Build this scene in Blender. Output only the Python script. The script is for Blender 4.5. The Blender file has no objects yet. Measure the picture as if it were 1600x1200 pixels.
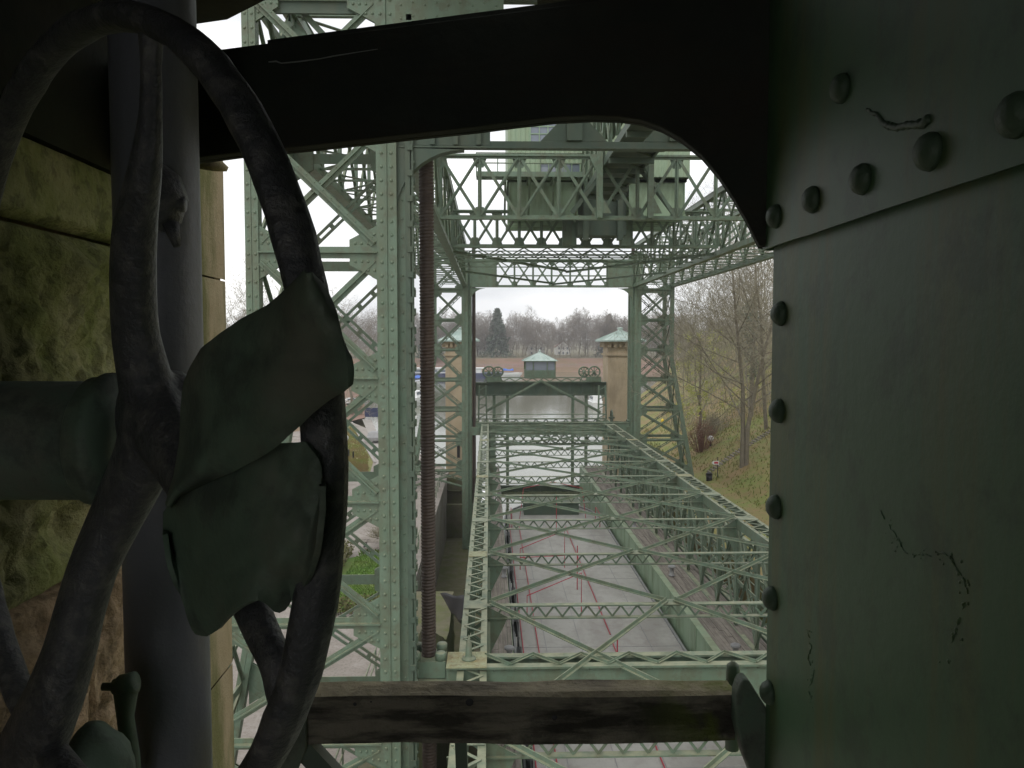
import bpy, bmesh, math, random
from mathutils import Vector, Matrix, noise
R = math.radians
rnd = random.Random(7)
scene = bpy.context.scene
COL = scene.collection
# ------------------------------------------------------------------ camera
F = 1250.0
YAW = math.atan(35/F); PITCH = math.atan(67/F)
cam_d = bpy.data.cameras.new("camera"); cam = bpy.data.objects.new("camera", cam_d); COL.objects.link(cam)
cam.location = (0, 0, 0); cam.rotation_euler = (math.pi/2-PITCH, 0, -YAW)
cam_d.sensor_width = 36; cam_d.lens = 36*F/1600
cam_d.clip_start = 0.05; cam_d.clip_end = 6000
scene.camera = cam
ROT = cam.rotation_euler.to_matrix()
def ray(u, v): return ROT @ Vector(((u-800)/F, (600-v)/F, -1))
def U(u, v, Y):            # photograph point on the plane y = Y
    d = ray(u, v); return d*(Y/d.y)
def PZ(u, v, z):           # photograph point on the level z
    d = ray(u, v); return d*(z/d.z)
# ------------------------------------------------------------------ world, sun, exposure
SUN_EL, SUN_AZ = R(48), R(205)
world = bpy.data.worlds.new("World"); scene.world = world; world.use_nodes = True
nt = world.node_tree; nt.nodes.clear()
def N(nt, t, **kw):
    n = nt.nodes.new(t)
    for k, v in kw.items(): setattr(n, k, v)
    return n
w_out = N(nt, 'ShaderNodeOutputWorld'); bg = N(nt, 'ShaderNodeBackground')
sky = N(nt, 'ShaderNodeTexSky', sky_type='NISHITA'); sky.sun_disc = False
sky.sun_elevation = SUN_EL; sky.sun_rotation = SUN_AZ; sky.dust_density = 3.0; sky.air_density = 1.2
tc = N(nt, 'ShaderNodeTexCoord'); mp = N(nt, 'ShaderNodeMapping'); mp.inputs['Scale'].default_value = (1, 1, 3.2)
nz = N(nt, 'ShaderNodeTexNoise'); nz.inputs['Scale'].default_value = 2.6; nz.inputs['Detail'].default_value = 5
cr = N(nt, 'ShaderNodeValToRGB')
cr.color_ramp.elements[0].position = .38; cr.color_ramp.elements[0].color = (6.6, 6.75, 7.0, 1)
cr.color_ramp.elements[1].position = .62; cr.color_ramp.elements[1].color = (10.7, 10.7, 10.6, 1)
mx = N(nt, 'ShaderNodeMix', data_type='RGBA'); mx.inputs[0].default_value = .93
nt.links.new(tc.outputs['Generated'], mp.inputs['Vector']); nt.links.new(mp.outputs[0], nz.inputs['Vector'])
nt.links.new(nz.outputs['Fac'], cr.inputs['Fac'])
nt.links.new(sky.outputs[0], mx.inputs[6]); nt.links.new(cr.outputs['Color'], mx.inputs[7])
nt.links.new(mx.outputs[2], bg.inputs['Color']); bg.inputs['Strength'].default_value = .14
nt.links.new(bg.outputs[0], w_out.inputs['Surface'])
sd = bpy.data.lights.new("sun", 'SUN'); so = bpy.data.objects.new("sun", sd); COL.objects.link(so)
sd.energy = .8; sd.angle = R(25); sd.color = (1, .97, .92)
_sdir = Vector((math.sin(SUN_AZ)*math.cos(SUN_EL), math.cos(SUN_AZ)*math.cos(SUN_EL), math.sin(SUN_EL)))
so.rotation_euler = _sdir.to_track_quat('Z', 'Y').to_euler()
scene.view_settings.view_transform = 'Standard'; scene.view_settings.look = 'None'
scene.view_settings.exposure = 0; scene.view_settings.gamma = 1
scene.cycles.max_bounces = 6; scene.cycles.diffuse_bounces = 4

# ------------------------------------------------------------------ materials
MATS = {}
def mat(name, c1, c2=None, scale=3.0, rough=.6, bump=0.0, bscale=40.0, stain=None, samt=.5, sscale=(1, 1, 1), stain2=None, s2amt=.5, s2scale=2.0, spec=.4, metal=0, up=None, upamt=.6, detail=6, srange=(.45, .62)):
    m = bpy.data.materials.new(name); m.use_nodes = True; t = m.node_tree
    b = t.nodes['Principled BSDF']; L = t.links.new
    tcn = N(t, 'ShaderNodeTexCoord'); co = tcn.outputs['Object']
    def nz_(sc, det=detail, vec=None, rg=.6):
        n = N(t, 'ShaderNodeTexNoise'); n.inputs['Scale'].default_value = sc; n.inputs['Detail'].default_value = det; n.inputs['Roughness'].default_value = rg
        L(vec or co, n.inputs['Vector']); return n.outputs['Fac']
    def mixc(fac, a, bb):
        x = N(t, 'ShaderNodeMix', data_type='RGBA')
        if isinstance(fac, float): x.inputs[0].default_value = fac
        else: L(fac, x.inputs[0])
        for s, val in ((6, a), (7, bb)):
            if isinstance(val, tuple): x.inputs[s].default_value = (*val, 1)
            else: L(val, x.inputs[s])
        return x.outputs[2]
    def ramp(fac, a, bb, top=1.0):
        r = N(t, 'ShaderNodeMapRange'); r.inputs['From Min'].default_value = a; r.inputs['From Max'].default_value = bb
        r.inputs['To Max'].default_value = top; L(fac, r.inputs['Value']); return r.outputs[0]
    col = mixc(ramp(nz_(scale), .3, .7), c1, c2 or tuple(c*.8 for c in c1))
    if stain:
        mpn = N(t, 'ShaderNodeMapping'); mpn.inputs['Scale'].default_value = sscale; L(co, mpn.inputs['Vector'])
        col = mixc(ramp(nz_(1.0, 8, mpn.outputs[0], .65), srange[0], srange[1], samt), col, stain)
    if stain2: col = mixc(ramp(nz_(s2scale, 8, None, .7), .5, .6, s2amt), col, stain2)
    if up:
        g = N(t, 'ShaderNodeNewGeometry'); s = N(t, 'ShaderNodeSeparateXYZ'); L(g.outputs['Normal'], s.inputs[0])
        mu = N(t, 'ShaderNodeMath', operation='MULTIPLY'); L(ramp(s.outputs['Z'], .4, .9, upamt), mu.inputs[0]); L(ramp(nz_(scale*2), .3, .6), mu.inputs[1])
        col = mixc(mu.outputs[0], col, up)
    L(col, b.inputs['Base Color'])
    b.inputs['Roughness'].default_value = rough; b.inputs['Metallic'].default_value = metal
    b.inputs['Specular IOR Level'].default_value = spec
    if bump:
        bn = N(t, 'ShaderNodeBump'); bn.inputs['Strength'].default_value = bump; bn.inputs['Distance'].default_value = .02
        L(nz_(bscale, 8), bn.inputs['Height']); L(bn.outputs[0], b.inputs['Normal'])
    MATS[name] = m; return m
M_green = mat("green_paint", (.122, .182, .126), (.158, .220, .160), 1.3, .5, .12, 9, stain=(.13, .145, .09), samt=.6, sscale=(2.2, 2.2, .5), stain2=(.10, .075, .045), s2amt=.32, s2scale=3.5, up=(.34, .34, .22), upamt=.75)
M_greenD = mat("dark_green_paint_and_shade", (.06, .092, .066), (.082, .116, .085), 1.0, .55, .1, 9, stain=(.10, .11, .07), samt=.5, sscale=(1.5, 1.5, .5), up=(.26, .27, .18), upamt=.5)  # dark paint on some parts, painted-in shade on the portal girder
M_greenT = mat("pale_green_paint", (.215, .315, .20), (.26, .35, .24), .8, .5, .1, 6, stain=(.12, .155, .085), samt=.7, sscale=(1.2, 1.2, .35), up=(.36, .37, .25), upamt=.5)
M_greenR = mat("rust_dusted_paint", (.30, .32, .19), (.36, .37, .23), 2.0, .65, .25, 14, stain=(.25, .2, .09), samt=.8, sscale=(2, 2, 1), stain2=(.14, .1, .06), s2amt=.5, s2scale=7)
M_screw = mat("rusty_screw_steel", (.042, .029, .022), (.062, .044, .034), 4, .55, .2, 20, stain=(.075, .045, .03), samt=.5, sscale=(1.5, 1.5, .4), spec=.4)
M_clad = mat("green_cladding", (.24, .33, .22), (.29, .38, .26), .7, .55, .05, 6, stain=(.25, .29, .18), samt=.6, sscale=(1.5, 1.5, .15))
M_copper = mat("verdigris_copper", (.40, .50, .46), (.49, .57, .53), .8, .6, .1, 5, stain=(.2, .3, .26), samt=.5, sscale=(1.2, 1.2, .3))
M_stoneF = mat("sandstone_ashlar", (.42, .335, .22), (.50, .41, .29), .5, .85, .3, 4, stain=(.24, .19, .13), samt=.6, sscale=(.7, .7, .2))
M_deck = mat("grey_deck_paint", (.37, .365, .335), (.43, .42, .39), .35, .62, .1, 3, stain=(.22, .20, .18), samt=.5, sscale=(.5, .18, 1), stain2=(.2, .17, .15), s2amt=.25, s2scale=1.5)
M_red = mat("red_pipe_paint", (.40, .03, .05), (.46, .05, .075), 2, .45)
M_plank = mat("grey_walkway_planks", (.21, .185, .155), (.28, .25, .215), 3, .85, .4, 12, stain=(.10, .085, .07), samt=.7, sscale=(5, .4, 1))
M_black = mat("black_rubber", (.012, .012, .013), (.02, .02, .022), 3, .5)
M_conc = mat("mossy_concrete", (.13, .125, .075), (.19, .175, .115), 1.6, .95, .5, 3, stain=(.11, .13, .04), samt=.8, sscale=(.9, .9, .5))
M_white = mat("white_paint", (.78, .78, .77), (.72, .73, .74), 1, .4)
M_blue = mat("blue_paint", (.028, .036, .085), (.04, .05, .11), 1, .4)
M_bluet = mat("blue_tarp", (.03, .12, .52), (.05, .17, .6), 2, .6, .3, 5)
M_steel = mat("grey_steel", (.22, .22, .22), (.3, .3, .3), 3, .5)
M_yellow = mat("yellow_paint", (.75, .52, .03), (.7, .5, .05), 3, .5)
M_roof = mat("roof_tile", (.17, .09, .07), (.23, .12, .09), 1, .8)
M_render = mat("white_render", (.62, .61, .58), (.7, .69, .66), .3, .8)
M_bark = mat("grey_brown_bark", (.15, .13, .095), (.21, .185, .14), 2, .9, .3, 10)
M_twig = mat("brown_twigs", (.22, .20, .14), (.28, .255, .185), .4, .9)
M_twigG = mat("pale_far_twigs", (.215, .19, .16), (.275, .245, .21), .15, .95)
M_leafY = mat("yellow_green_leaves", (.38, .38, .08), (.29, .32, .075), .8, .7)
M_leafD = mat("dark_evergreen_leaves", (.07, .095, .065), (.095, .12, .08), .7, .8)
M_hedge = mat("hedge_leaves", (.10, .105, .035), (.15, .14, .06), 1.5, .8)
M_gravel = mat("pinkish_gravel", (.30, .265, .235), (.37, .335, .305), 1.6, .95, .3, 9, stain=(.22, .19, .16), samt=.7, sscale=(.25, .25, .25), stain2=(.16, .14, .12), s2amt=.5, s2scale=9)
M_path = mat("grey_path_asphalt", (.33, .305, .28), (.38, .355, .33), .6, .9, .1, 8, stain=(.26, .24, .21), samt=.5, sscale=(.2, .2, .2))
M_lawn = mat("short_grass", (.075, .155, .022), (.12, .21, .035), .9, .9, .5, 14, stain=(.15, .17, .05), samt=.6, sscale=(.5, .5, .5))
M_lawnY = mat("yellowish_grass", (.17, .19, .05), (.125, .155, .035), .5, .9, .5, 6, stain=(.24, .2, .08), samt=.8, sscale=(.35, .35, .35))
M_slope = mat("leaf_strewn_grass", (.20, .22, .055), (.15, .19, .045), .25, .9, .5, 4, stain=(.23, .16, .075), samt=.9, sscale=(.16, .16, .16), srange=(.42, .58), stain2=(.27, .18, .09), s2amt=.55, s2scale=1.4)
M_earth = mat("reddish_bank_earth", (.21, .125, .095), (.27, .165, .125), .1, .95, .3, 2, stain=(.16, .13, .06), samt=.6, sscale=(.1, .1, .2))
M_far = mat("far_ground", (.14, .13, .075), (.18, .16, .10), .02, .95)
# glass and water
def gloss(name, c, rough, spec=.5, bump=0, bscale=3, stretch=(1, 1, 1), metal=0):
    m = bpy.data.materials.new(name); m.use_nodes = True; t = m.node_tree; b = t.nodes['Principled BSDF']
    b.inputs['Base Color'].default_value = (*c, 1); b.inputs['Roughness'].default_value = rough; b.inputs['Specular IOR Level'].default_value = spec
    b.inputs['Metallic'].default_value = metal
    if bump:
        tcn = N(t, 'ShaderNodeTexCoord'); mpn = N(t, 'ShaderNodeMapping'); mpn.inputs['Scale'].default_value = stretch
        n = N(t, 'ShaderNodeTexNoise'); n.inputs['Scale'].default_value = bscale; n.inputs['Detail'].default_value = 4
        bn = N(t, 'ShaderNodeBump'); bn.inputs['Strength'].default_value = bump; bn.inputs['Distance'].default_value = .1
        t.links.new(tcn.outputs['Object'], mpn.inputs[0]); t.links.new(mpn.outputs[0], n.inputs['Vector']); t.links.new(n.outputs['Fac'], bn.inputs['Height']); t.links.new(bn.outputs[0], b.inputs['Normal'])
    return m
M_glass = gloss("window_glass", (.16, .19, .23), .06, .9)
M_water = gloss("harbour_water", (.12, .13, .075), .07, .5, .12, .9, (1, .6, 1))
# foreground materials
M_cast = mat("worn_black_casting", (.046, .048, .051), (.066, .068, .072), 9, .36, .4, 110, stain=(.15, .145, .135), samt=.8, sscale=(45, 45, 45), srange=(.48, .66), spec=.5)
M_pole = mat("grey_pipe_paint", (.15, .155, .178), (.18, .185, .21), 5, .42, .12, 60, stain=(.06, .06, .06), samt=.4, sscale=(6, 6, 1))
M_sheet = mat("dull_green_sheet", (.090, .135, .095), (.115, .160, .118), 6, .6, .2, 24, stain=(.13, .115, .09), samt=.6, sscale=(7, 7, 5), stain2=(.05, .06, .05), s2amt=.6, s2scale=11, spec=.3)
M_pillar = mat("pillar_green_paint", (.058, .128, .062), (.074, .148, .076), 3, .5, .06, 30, stain=(.105, .118, .04), samt=.6, sscale=(11, 11, .8), stain2=(.042, .075, .042), s2amt=.55, s2scale=7, srange=(.49, .62))
M_rivet = mat("dark_rivet_paint", (.055, .092, .056), (.072, .112, .070), 12, .5, .2, 60)
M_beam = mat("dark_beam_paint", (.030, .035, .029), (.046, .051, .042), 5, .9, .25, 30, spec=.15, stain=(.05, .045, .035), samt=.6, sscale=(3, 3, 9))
M_room = mat("dark_chamber_plaster", (.05, .052, .045), (.07, .07, .06), 2, .9)
M_moss = mat("mossy_rough_sandstone", (.42, .39, .21), (.48, .44, .28), 5, .95, .9, 38, stain=(.19, .225, .06), samt=.85, sscale=(3.5, 3.5, 2.0), srange=(.36, .58), stain2=(.07, .07, .03), s2amt=.55, s2scale=20)
M_dress = mat("dressed_sandstone", (.34, .27, .165), (.40, .33, .215), 6, .9, .35, 110, stain=(.13, .135, .045), samt=.9, sscale=(6, 6, 1.6), srange=(.42, .58))
M_brown = mat("brown_rough_sandstone", (.38, .27, .17), (.46, .35, .23), 6, .95, .9, 34, stain=(.14, .10, .055), samt=.85, sscale=(9, 9, 5), stain2=(.10, .08, .05), s2amt=.6, s2scale=26)
def wood():
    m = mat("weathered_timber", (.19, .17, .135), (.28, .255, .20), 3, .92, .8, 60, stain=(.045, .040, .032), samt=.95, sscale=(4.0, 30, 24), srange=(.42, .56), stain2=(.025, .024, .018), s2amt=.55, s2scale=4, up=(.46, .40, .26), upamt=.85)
    t = m.node_tree; b = t.nodes['Principled BSDF']; L = t.links.new
    src = b.inputs['Base Color'].links[0].from_socket
    tcn = N(t, 'ShaderNodeTexCoord'); sp = N(t, 'ShaderNodeSeparateXYZ'); L(tcn.outputs['Object'], sp.inputs[0])
    mr = N(t, 'ShaderNodeMapRange'); mr.inputs['From Min'].default_value = .16; mr.inputs['From Max'].default_value = .40; L(sp.outputs['X'], mr.inputs['Value'])
    n = N(t, 'ShaderNodeTexNoise'); n.inputs['Scale'].default_value = 14; n.inputs['Detail'].default_value = 7; L(tcn.outputs['Object'], n.inputs['Vector'])
    r2 = N(t, 'ShaderNodeMapRange'); r2.inputs['From Min'].default_value = .46; r2.inputs['From Max'].default_value = .58; L(n.outputs['Fac'], r2.inputs['Value'])
    mu = N(t, 'ShaderNodeMath', operation='MULTIPLY'); L(mr.outputs[0], mu.inputs[0]); L(r2.outputs[0], mu.inputs[1])
    x = N(t, 'ShaderNodeMix', data_type='RGBA'); L(mu.outputs[0], x.inputs[0]); L(src, x.inputs[6]); x.inputs[7].default_value = (.13, .18, .012, 1)
    L(x.outputs[2], b.inputs['Base Color'])
    return m
M_wood = wood()

# ------------------------------------------------------------------ mesh helpers
ORG = {}
def V(*a): return Vector(a)
class MB:
    def __init__(s): s.v = []; s.f = []
    def add(s, vs, fs):
        o = len(s.v); s.v.extend(Vector(p) for p in vs); s.f.extend(tuple(i+o for i in f) for f in fs)
    def box(s, x0, x1, y0, y1, z0, z1):
        s.add([(x0, y0, z0), (x1, y0, z0), (x1, y1, z0), (x0, y1, z0), (x0, y0, z1), (x1, y0, z1), (x1, y1, z1), (x0, y1, z1)],
              [(0, 3, 2, 1), (4, 5, 6, 7), (0, 1, 5, 4), (1, 2, 6, 5), (2, 3, 7, 6), (3, 0, 4, 7)])
    def beam(s, p, q, w, t, n, off=0.0):      # flat bar p->q, width w in the plane square to n, thickness t along n, shifted off along n
        p = Vector(p); q = Vector(q); n = Vector(n).normalized(); d = (q-p).normalized()
        side = d.cross(n).normalized(); n = side.cross(d).normalized()
        p = p+n*off; q = q+n*off; a = side*(w/2); b = n*(t/2)
        s.add([p-a-b, p+a-b, p+a+b, p-a+b, q-a-b, q+a-b, q+a+b, q-a+b],
              [(0, 1, 2, 3), (7, 6, 5, 4), (0, 4, 5, 1), (1, 5, 6, 2), (2, 6, 7, 3), (3, 7, 4, 0)])
    def tee(s, p, q, w, t, n, off=0.0, leg=.5, edge=0.0):   # bar with a standing leg on the n side
        s.beam(p, q, w, t, n, off)
        p = Vector(p); q = Vector(q); nn = Vector(n).normalized(); d = (q-p).normalized(); side = d.cross(nn).normalized()
        sh = side*(w*edge)
        s.beam(p+sh, q+sh, t*1.2, w*leg, n, off+t/2+w*leg/2)
    def tube(s, pts, rad, n=8, cap=True, closed=False, ell=None, up=None):
        pts = [Vector(p) for p in pts]; k = len(pts)
        if not isinstance(rad, (list, tuple)): rad = [rad]*k
        upv = Vector(up) if up else None
        vs = []; fs = []; prev = None
        for i in range(k):
            if closed: d = pts[(i+1) % k]-pts[i-1]
            else: d = pts[min(i+1, k-1)]-pts[max(i-1, 0)]
            d.normalize()
            if upv is not None: a = d.cross(upv)
            elif prev is None: a = d.orthogonal()
            else: a = prev-d*prev.dot(d)
            a.normalize(); prev = a; b = d.cross(a)
            ea, eb = ell if ell else (1, 1)
            for j in range(n):
                th = 2*math.pi*j/n
                vs.append(pts[i]+a*(rad[i]*ea*math.cos(th))+b*(rad[i]*eb*math.sin(th)))
        for i in range(k if closed else k-1):
            for j in range(n):
                i2 = (i+1) % k
                fs.append((i*n+j, i*n+(j+1) % n, i2*n+(j+1) % n, i2*n+j))
        if cap and not closed:
            fs.append(tuple(range(n-1, -1, -1))); fs.append(tuple((k-1)*n+j for j in range(n)))
        s.add(vs, fs)
    def dome(s, p, n, r, h=.6, k=7, rings=2):
        p = Vector(p); n = Vector(n).normalized(); a = n.orthogonal().normalized(); b = n.cross(a)
        vs = []; fs = []
        for i in range(rings):
            th = (math.pi/2)*i/rings
            for j in range(k):
                ph = 2*math.pi*j/k
                vs.append(p+(a*math.cos(ph)+b*math.sin(ph))*r*math.cos(th)+n*(r*h*math.sin(th)))
        vs.append(p+n*r*h); tip = len(vs)-1
        for i in range(rings-1):
            for j in range(k): fs.append((i*k+j, i*k+(j+1) % k, (i+1)*k+(j+1) % k, (i+1)*k+j))
        for j in range(k): fs.append(((rings-1)*k+j, (rings-1)*k+(j+1) % k, tip))
        s.add(vs, fs)
    def prism(s, pts, d):                     # polygon extruded along d
        pts = [Vector(p) for p in pts]; d = Vector(d); k = len(pts)
        s.add(pts+[p+d for p in pts], [tuple(range(k-1, -1, -1)), tuple(range(k, 2*k))]+[(i, (i+1) % k, k+(i+1) % k, k+i) for i in range(k)])
    def lathe(s, c, prof, n=16, axis=(0, 0, 1)):
        ax = Vector(axis).normalized(); a = ax.orthogonal().normalized(); b = ax.cross(a); c = Vector(c); k = len(prof)
        vs = [c+ax*h+(a*math.cos(2*math.pi*j/n)+b*math.sin(2*math.pi*j/n))*r for r, h in prof for j in range(n)]
        fs = [(i*n+j, i*n+(j+1) % n, (i+1)*n+(j+1) % n, (i+1)*n+j) for i in range(k-1) for j in range(n)]
        fs.append(tuple(range(n-1, -1, -1))); fs.append(tuple((k-1)*n+j for j in range(n)))
        s.add(vs, fs)
    def grid(s, rows):
        k = len(rows[0]); o = [Vector(p) for r in rows for p in r]
        s.add(o, [(i*k+j, i*k+j+1, (i+1)*k+j+1, (i+1)*k+j) for i in range(len(rows)-1) for j in range(k-1)])
    def build(s, name, m, parent=None, smooth=False, bevel=0, solid=0, label=None, fix=False):
        o0 = ORG.get(parent.name, V(0, 0, 0)) if parent else V(0, 0, 0)
        me = bpy.data.meshes.new(name); me.from_pydata([p-o0 for p in s.v], [], s.f)
        for mm in (m if isinstance(m, list) else [m]): me.materials.append(mm)
        if fix or not smooth or True:
            bm = bmesh.new(); bm.from_mesh(me); bmesh.ops.recalc_face_normals(bm, faces=bm.faces); bm.to_mesh(me); bm.free()
        if smooth:
            for p in me.polygons: p.use_smooth = True
        ob = bpy.data.objects.new(name, me); COL.objects.link(ob)
        if parent: ob.parent = parent
        ORG[ob.name] = o0
        if bevel:
            md = ob.modifiers.new("bevel", 'BEVEL'); md.width = bevel; md.segments = 2; md.limit_method = 'ANGLE'
        if solid:
            md = ob.modifiers.new("solid", 'SOLIDIFY'); md.thickness = solid; md.offset = 0
        if label: ob['label'] = label
        return ob
def tag(o, label, cat, group=None, kind=None):
    o['label'] = label; o['category'] = cat
    if group: o['group'] = group
    if kind: o['kind'] = kind
    return o
def thing(name, label, cat, loc=(0, 0, 0), group=None):
    o = bpy.data.objects.new(name, None); COL.objects.link(o); o.location = loc; ORG[o.name] = Vector(loc)
    o.empty_display_size = .3
    return tag(o, label, cat, group)
def struct(o): o['kind'] = 'structure'; return o
def dup(root, loc, label=None, rotz=0, scale=1.0, group=None):
    r = root.copy(); COL.objects.link(r); r.location = loc; r.rotation_euler = (0, 0, rotz); r.scale = (scale,)*3
    ORG[r.name] = Vector(loc)
    if label: r['label'] = label
    if group: r['group'] = group
    for ch in list(root.children):
        c = ch.copy(); COL.objects.link(c); c.parent = r
        for g in ch.children:
            d = g.copy(); COL.objects.link(d); d.parent = c
    return r
def xbrace(mb, A, B, C, D, w, t, n, leg=.45, tee=True):   # A lower left, B lower right, C upper right, D upper left
    f = mb.tee if tee else mb.beam
    if tee:
        mb.tee(A, C, w, t, n, t*.6, leg); mb.tee(B, D, w, t, -Vector(n), t*.6, leg)
    else:
        mb.beam(A, C, w, t, n, t*.6); mb.beam(B, D, w, t, n, -t*.6)
def lerp(a, b, k): return Vector(a)*(1-k)+Vector(b)*k
GZ = -13.7      # level of the quay
WZ = -15.0      # level of the lower basin
YN, YF = 18.0, 74.0
LEV = [7.57, 4.77, 1.97, -.83, -3.63, -6.43, -9.23, -12.03, GZ]

# ================================================================== GROUND, WATER, BANKS
def edgeR(y): return 15.6 if y < 100 else (15.6+(y-100)*.14 if y < 160 else 24+(y-160)*.5)
def edgeL(y): return -4.3 if y < 84 else (-4.3-(y-84)*.32 if y < 110 else (-12.6-(y-110)*.42 if y < 190 else -46-(y-190)*1.0))
def hillR(x, y):
    s = x-(21+max(0, y-90)*.12)
    h = GZ+max(0, min(s, 26))*.56+max(0, s-26)*.08
    if s > 0: h += noise.noise(V(x*.08, y*.06, 1))*min(s*.1, .9)
    return h
def hillL(x, y):
    s = -x-40-max(0, y-150)*.25
    return GZ+max(0, min(s, 40))*.3+(noise.noise(V(x*.05, y*.05, 3))*.8 if s > 4 else 0)
rows = []; rowsL = []
ys = list(range(-60, 100, 4))+list(range(100, 396, 12))+[398]
for y in ys:
    e = edgeR(y); r = [(e, y, -22)]+[(e+s, y, hillR(e+s, y)) for s in (0, 2, 4, 6, 8, 10, 12, 14, 16, 18, 20, 23, 26, 29, 32, 36, 42, 60, 120, 400)]
    rows.append(r)
    e = edgeL(y); r = [(e-s, y, hillL(e-s, y)) for s in (400, 200, 120, 90, 70, 60, 50, 40, 34, 28, 22, 16, 12, 8, 5, 2.5, 0)]+[(e, y, -22)]
    rowsL.append(r)
m = MB(); m.grid(rows); struct(m.build('grass_hill', M_slope))
m = MB(); m.grid(rowsL); struct(m.build('quay_ground', M_gravel))
prof = [(388, -18), (389, -15.2), (392, -13.2), (392.5, -13), (397, -12.6), (398, -12.3), (410, -8.9), (412, -8.7), (418, -8.6), (900, -4), (1500, 2)]
xs = [-900, -500]+list(range(-300, 301, 30))+[500, 900]
m = MB(); m.grid([[(x, y+noise.noise(V(x*.01, 0, 0))*4, z) for x in xs] for y, z in prof[:7]]); struct(m.build('far_bank', M_earth))
m = MB(); m.grid([[(x, y+noise.noise(V(x*.01, 0, 0))*4, z) for x in xs] for y, z in prof[6:]]); struct(m.build('far_ground', M_far))
m = MB(); m.grid([[(x, y, WZ) for x in (-700, 0, 700)] for y in (79.5, 250, 389)]); struct(m.build('water', M_water))
m = MB(); m.grid([[(x, y, -19.5) for x in (-4.3, 15.6)] for y in (-60, 80)]); m.box(-4.3, 15.6, 78.6, 79.4, -19.5, -16.2); struct(m.build('chamber_floor', M_conc))
def sheet(name, pix, mt, dz, kind='structure'):
    m = MB(); m.prism([PZ(u, v, GZ+dz) for u, v in pix], (0, 0, -.03)); o = m.build(name, mt); o['kind'] = kind; return o
sheet('bare_earth', [(300, 640), (520, 600), (566, 606), (572, 652), (548, 658), (500, 668), (300, 700)], M_earth, .008)
sheet('path', [(566, 655), (580, 655), (600, 700), (640, 770), (640, 800), (560, 800), (588, 730), (585, 700)], M_path, .012)
sheet('kerb', [(548, 660), (551, 659), (588, 722), (584, 722)], M_path, .12)
o = sheet('grass', [(500, 668), (548, 660), (583, 722), (574, 752), (500, 748)], M_lawnY, .016, 'stuff'); tag(o, 'yellowish grass verge beside the curving grey path', 'grass', kind='stuff')
GARD = [(543, 872), (622, 858), (622, 952), (498, 958), (520, 905)]
o = sheet('grass', GARD, M_lawn, .02, 'stuff'); tag(o, 'bright green lawn framed by low clipped hedges', 'grass', kind='stuff')

m = MB(); rg = random.Random(33); gp = [PZ(u, v, GZ) for u, v in GARD]; gx = [p.x for p in gp]; gy = [p.y for p in gp]
for k in range(5000):
    x = rg.uniform(min(gx)+.6, max(gx)-.2); y = rg.uniform(min(gy)+.3, max(gy)-.3)
    m.add([(x-.03, y, GZ+.015), (x+.03, y, GZ+.015), (x+rg.gauss(0, .06), y+rg.gauss(0, .06), GZ+rg.uniform(.08, .2))], [(0, 1, 2)])
o = m.build('lawn_tufts', M_lawn); tag(o, 'grass blades standing on the bright lawn', 'grass', kind='stuff')
m = MB()
for k in range(6000):
    u = rg.uniform(505, 575); v = rg.uniform(668, 745)
    if u > 548+(v-660)*.5 or u > 600-(v-700)*.4: continue
    p = PZ(u, v, GZ); m.add([(p.x-.07, p.y, GZ), (p.x+.07, p.y, GZ), (p.x+rg.gauss(0, .12), p.y, GZ+rg.uniform(.1, .4))], [(0, 1, 2)])
o = m.build('verge_tufts', M_slope); tag(o, 'rough tufts growing on the verge beside the path', 'grass', kind='stuff')
# ================================================================== FOLIAGE HELPERS
def leaf_cloud(mb, c, rx, ry, rz, n, s, rg, fill=.55):
    for _ in range(n):
        d = Vector((rg.gauss(0, 1), rg.gauss(0, 1), rg.gauss(0, 1))).normalized()
        k = fill+(1-fill)*rg.random()
        p = Vector(c)+Vector((d.x*rx*k, d.y*ry*k, d.z*rz*k))
        a = Vector((rg.gauss(0, 1), rg.gauss(0, 1), rg.gauss(0, 1))).normalized(); b = a.orthogonal().normalized()
        w = s*(.6+rg.random()*.8)
        mb.add([p-a*w, p+b*w*.5, p+a*w, p-b*w*.5], [(0, 1, 2, 3)])
RMIN = [.011]
def grow(wood, twig, rg, p, d, L, r, depth, maxd, spread, upb, kids):
    seg = 5 if depth == 0 else 3
    pts = [p]; rads = [r]; q = Vector(p); dd = Vector(d)
    for i in range(seg):
        dd = (dd+Vector((rg.gauss(0, .13), rg.gauss(0, .13), rg.gauss(0, .08)+upb*.12))).normalized()
        q = q+dd*(L/seg); pts.append(q.copy()); rads.append(r*(1-.72*(i+1)/seg))
    (wood if depth <= 1 else twig).tube(pts, rads, 6 if depth == 0 else (4 if depth == 1 else 3), cap=False)
    if depth >= maxd: return
    n = kids[depth]
    for i in range(n):
        k = (.22 if depth == 0 else .15)+(.83 if depth else .78)*(i+rg.random()*.8)/n
        k = min(k, .99); j = min(int(k*seg), seg-1); pp = pts[j].lerp(pts[j+1], k*seg-j)
        ax = (pts[j+1]-pts[j]).normalized(); o = ax.orthogonal().normalized()
        o = Matrix.Rotation(i*2.4+rg.random()*1.2, 3, ax) @ o
        nd = (ax*(1-spread)+o*spread*1.25+Vector((0, 0, upb*.35))).normalized()
        rr = r*(1-.72*k)*(.5 if depth else .42)
        grow(wood, twig, rg, pp, nd, L*(.62 if depth == 0 else .58)*(1.15-.55*k)*(.8+.4*rg.random()), max(rr, RMIN[0]), depth+1, maxd, spread, upb, kids)
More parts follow.
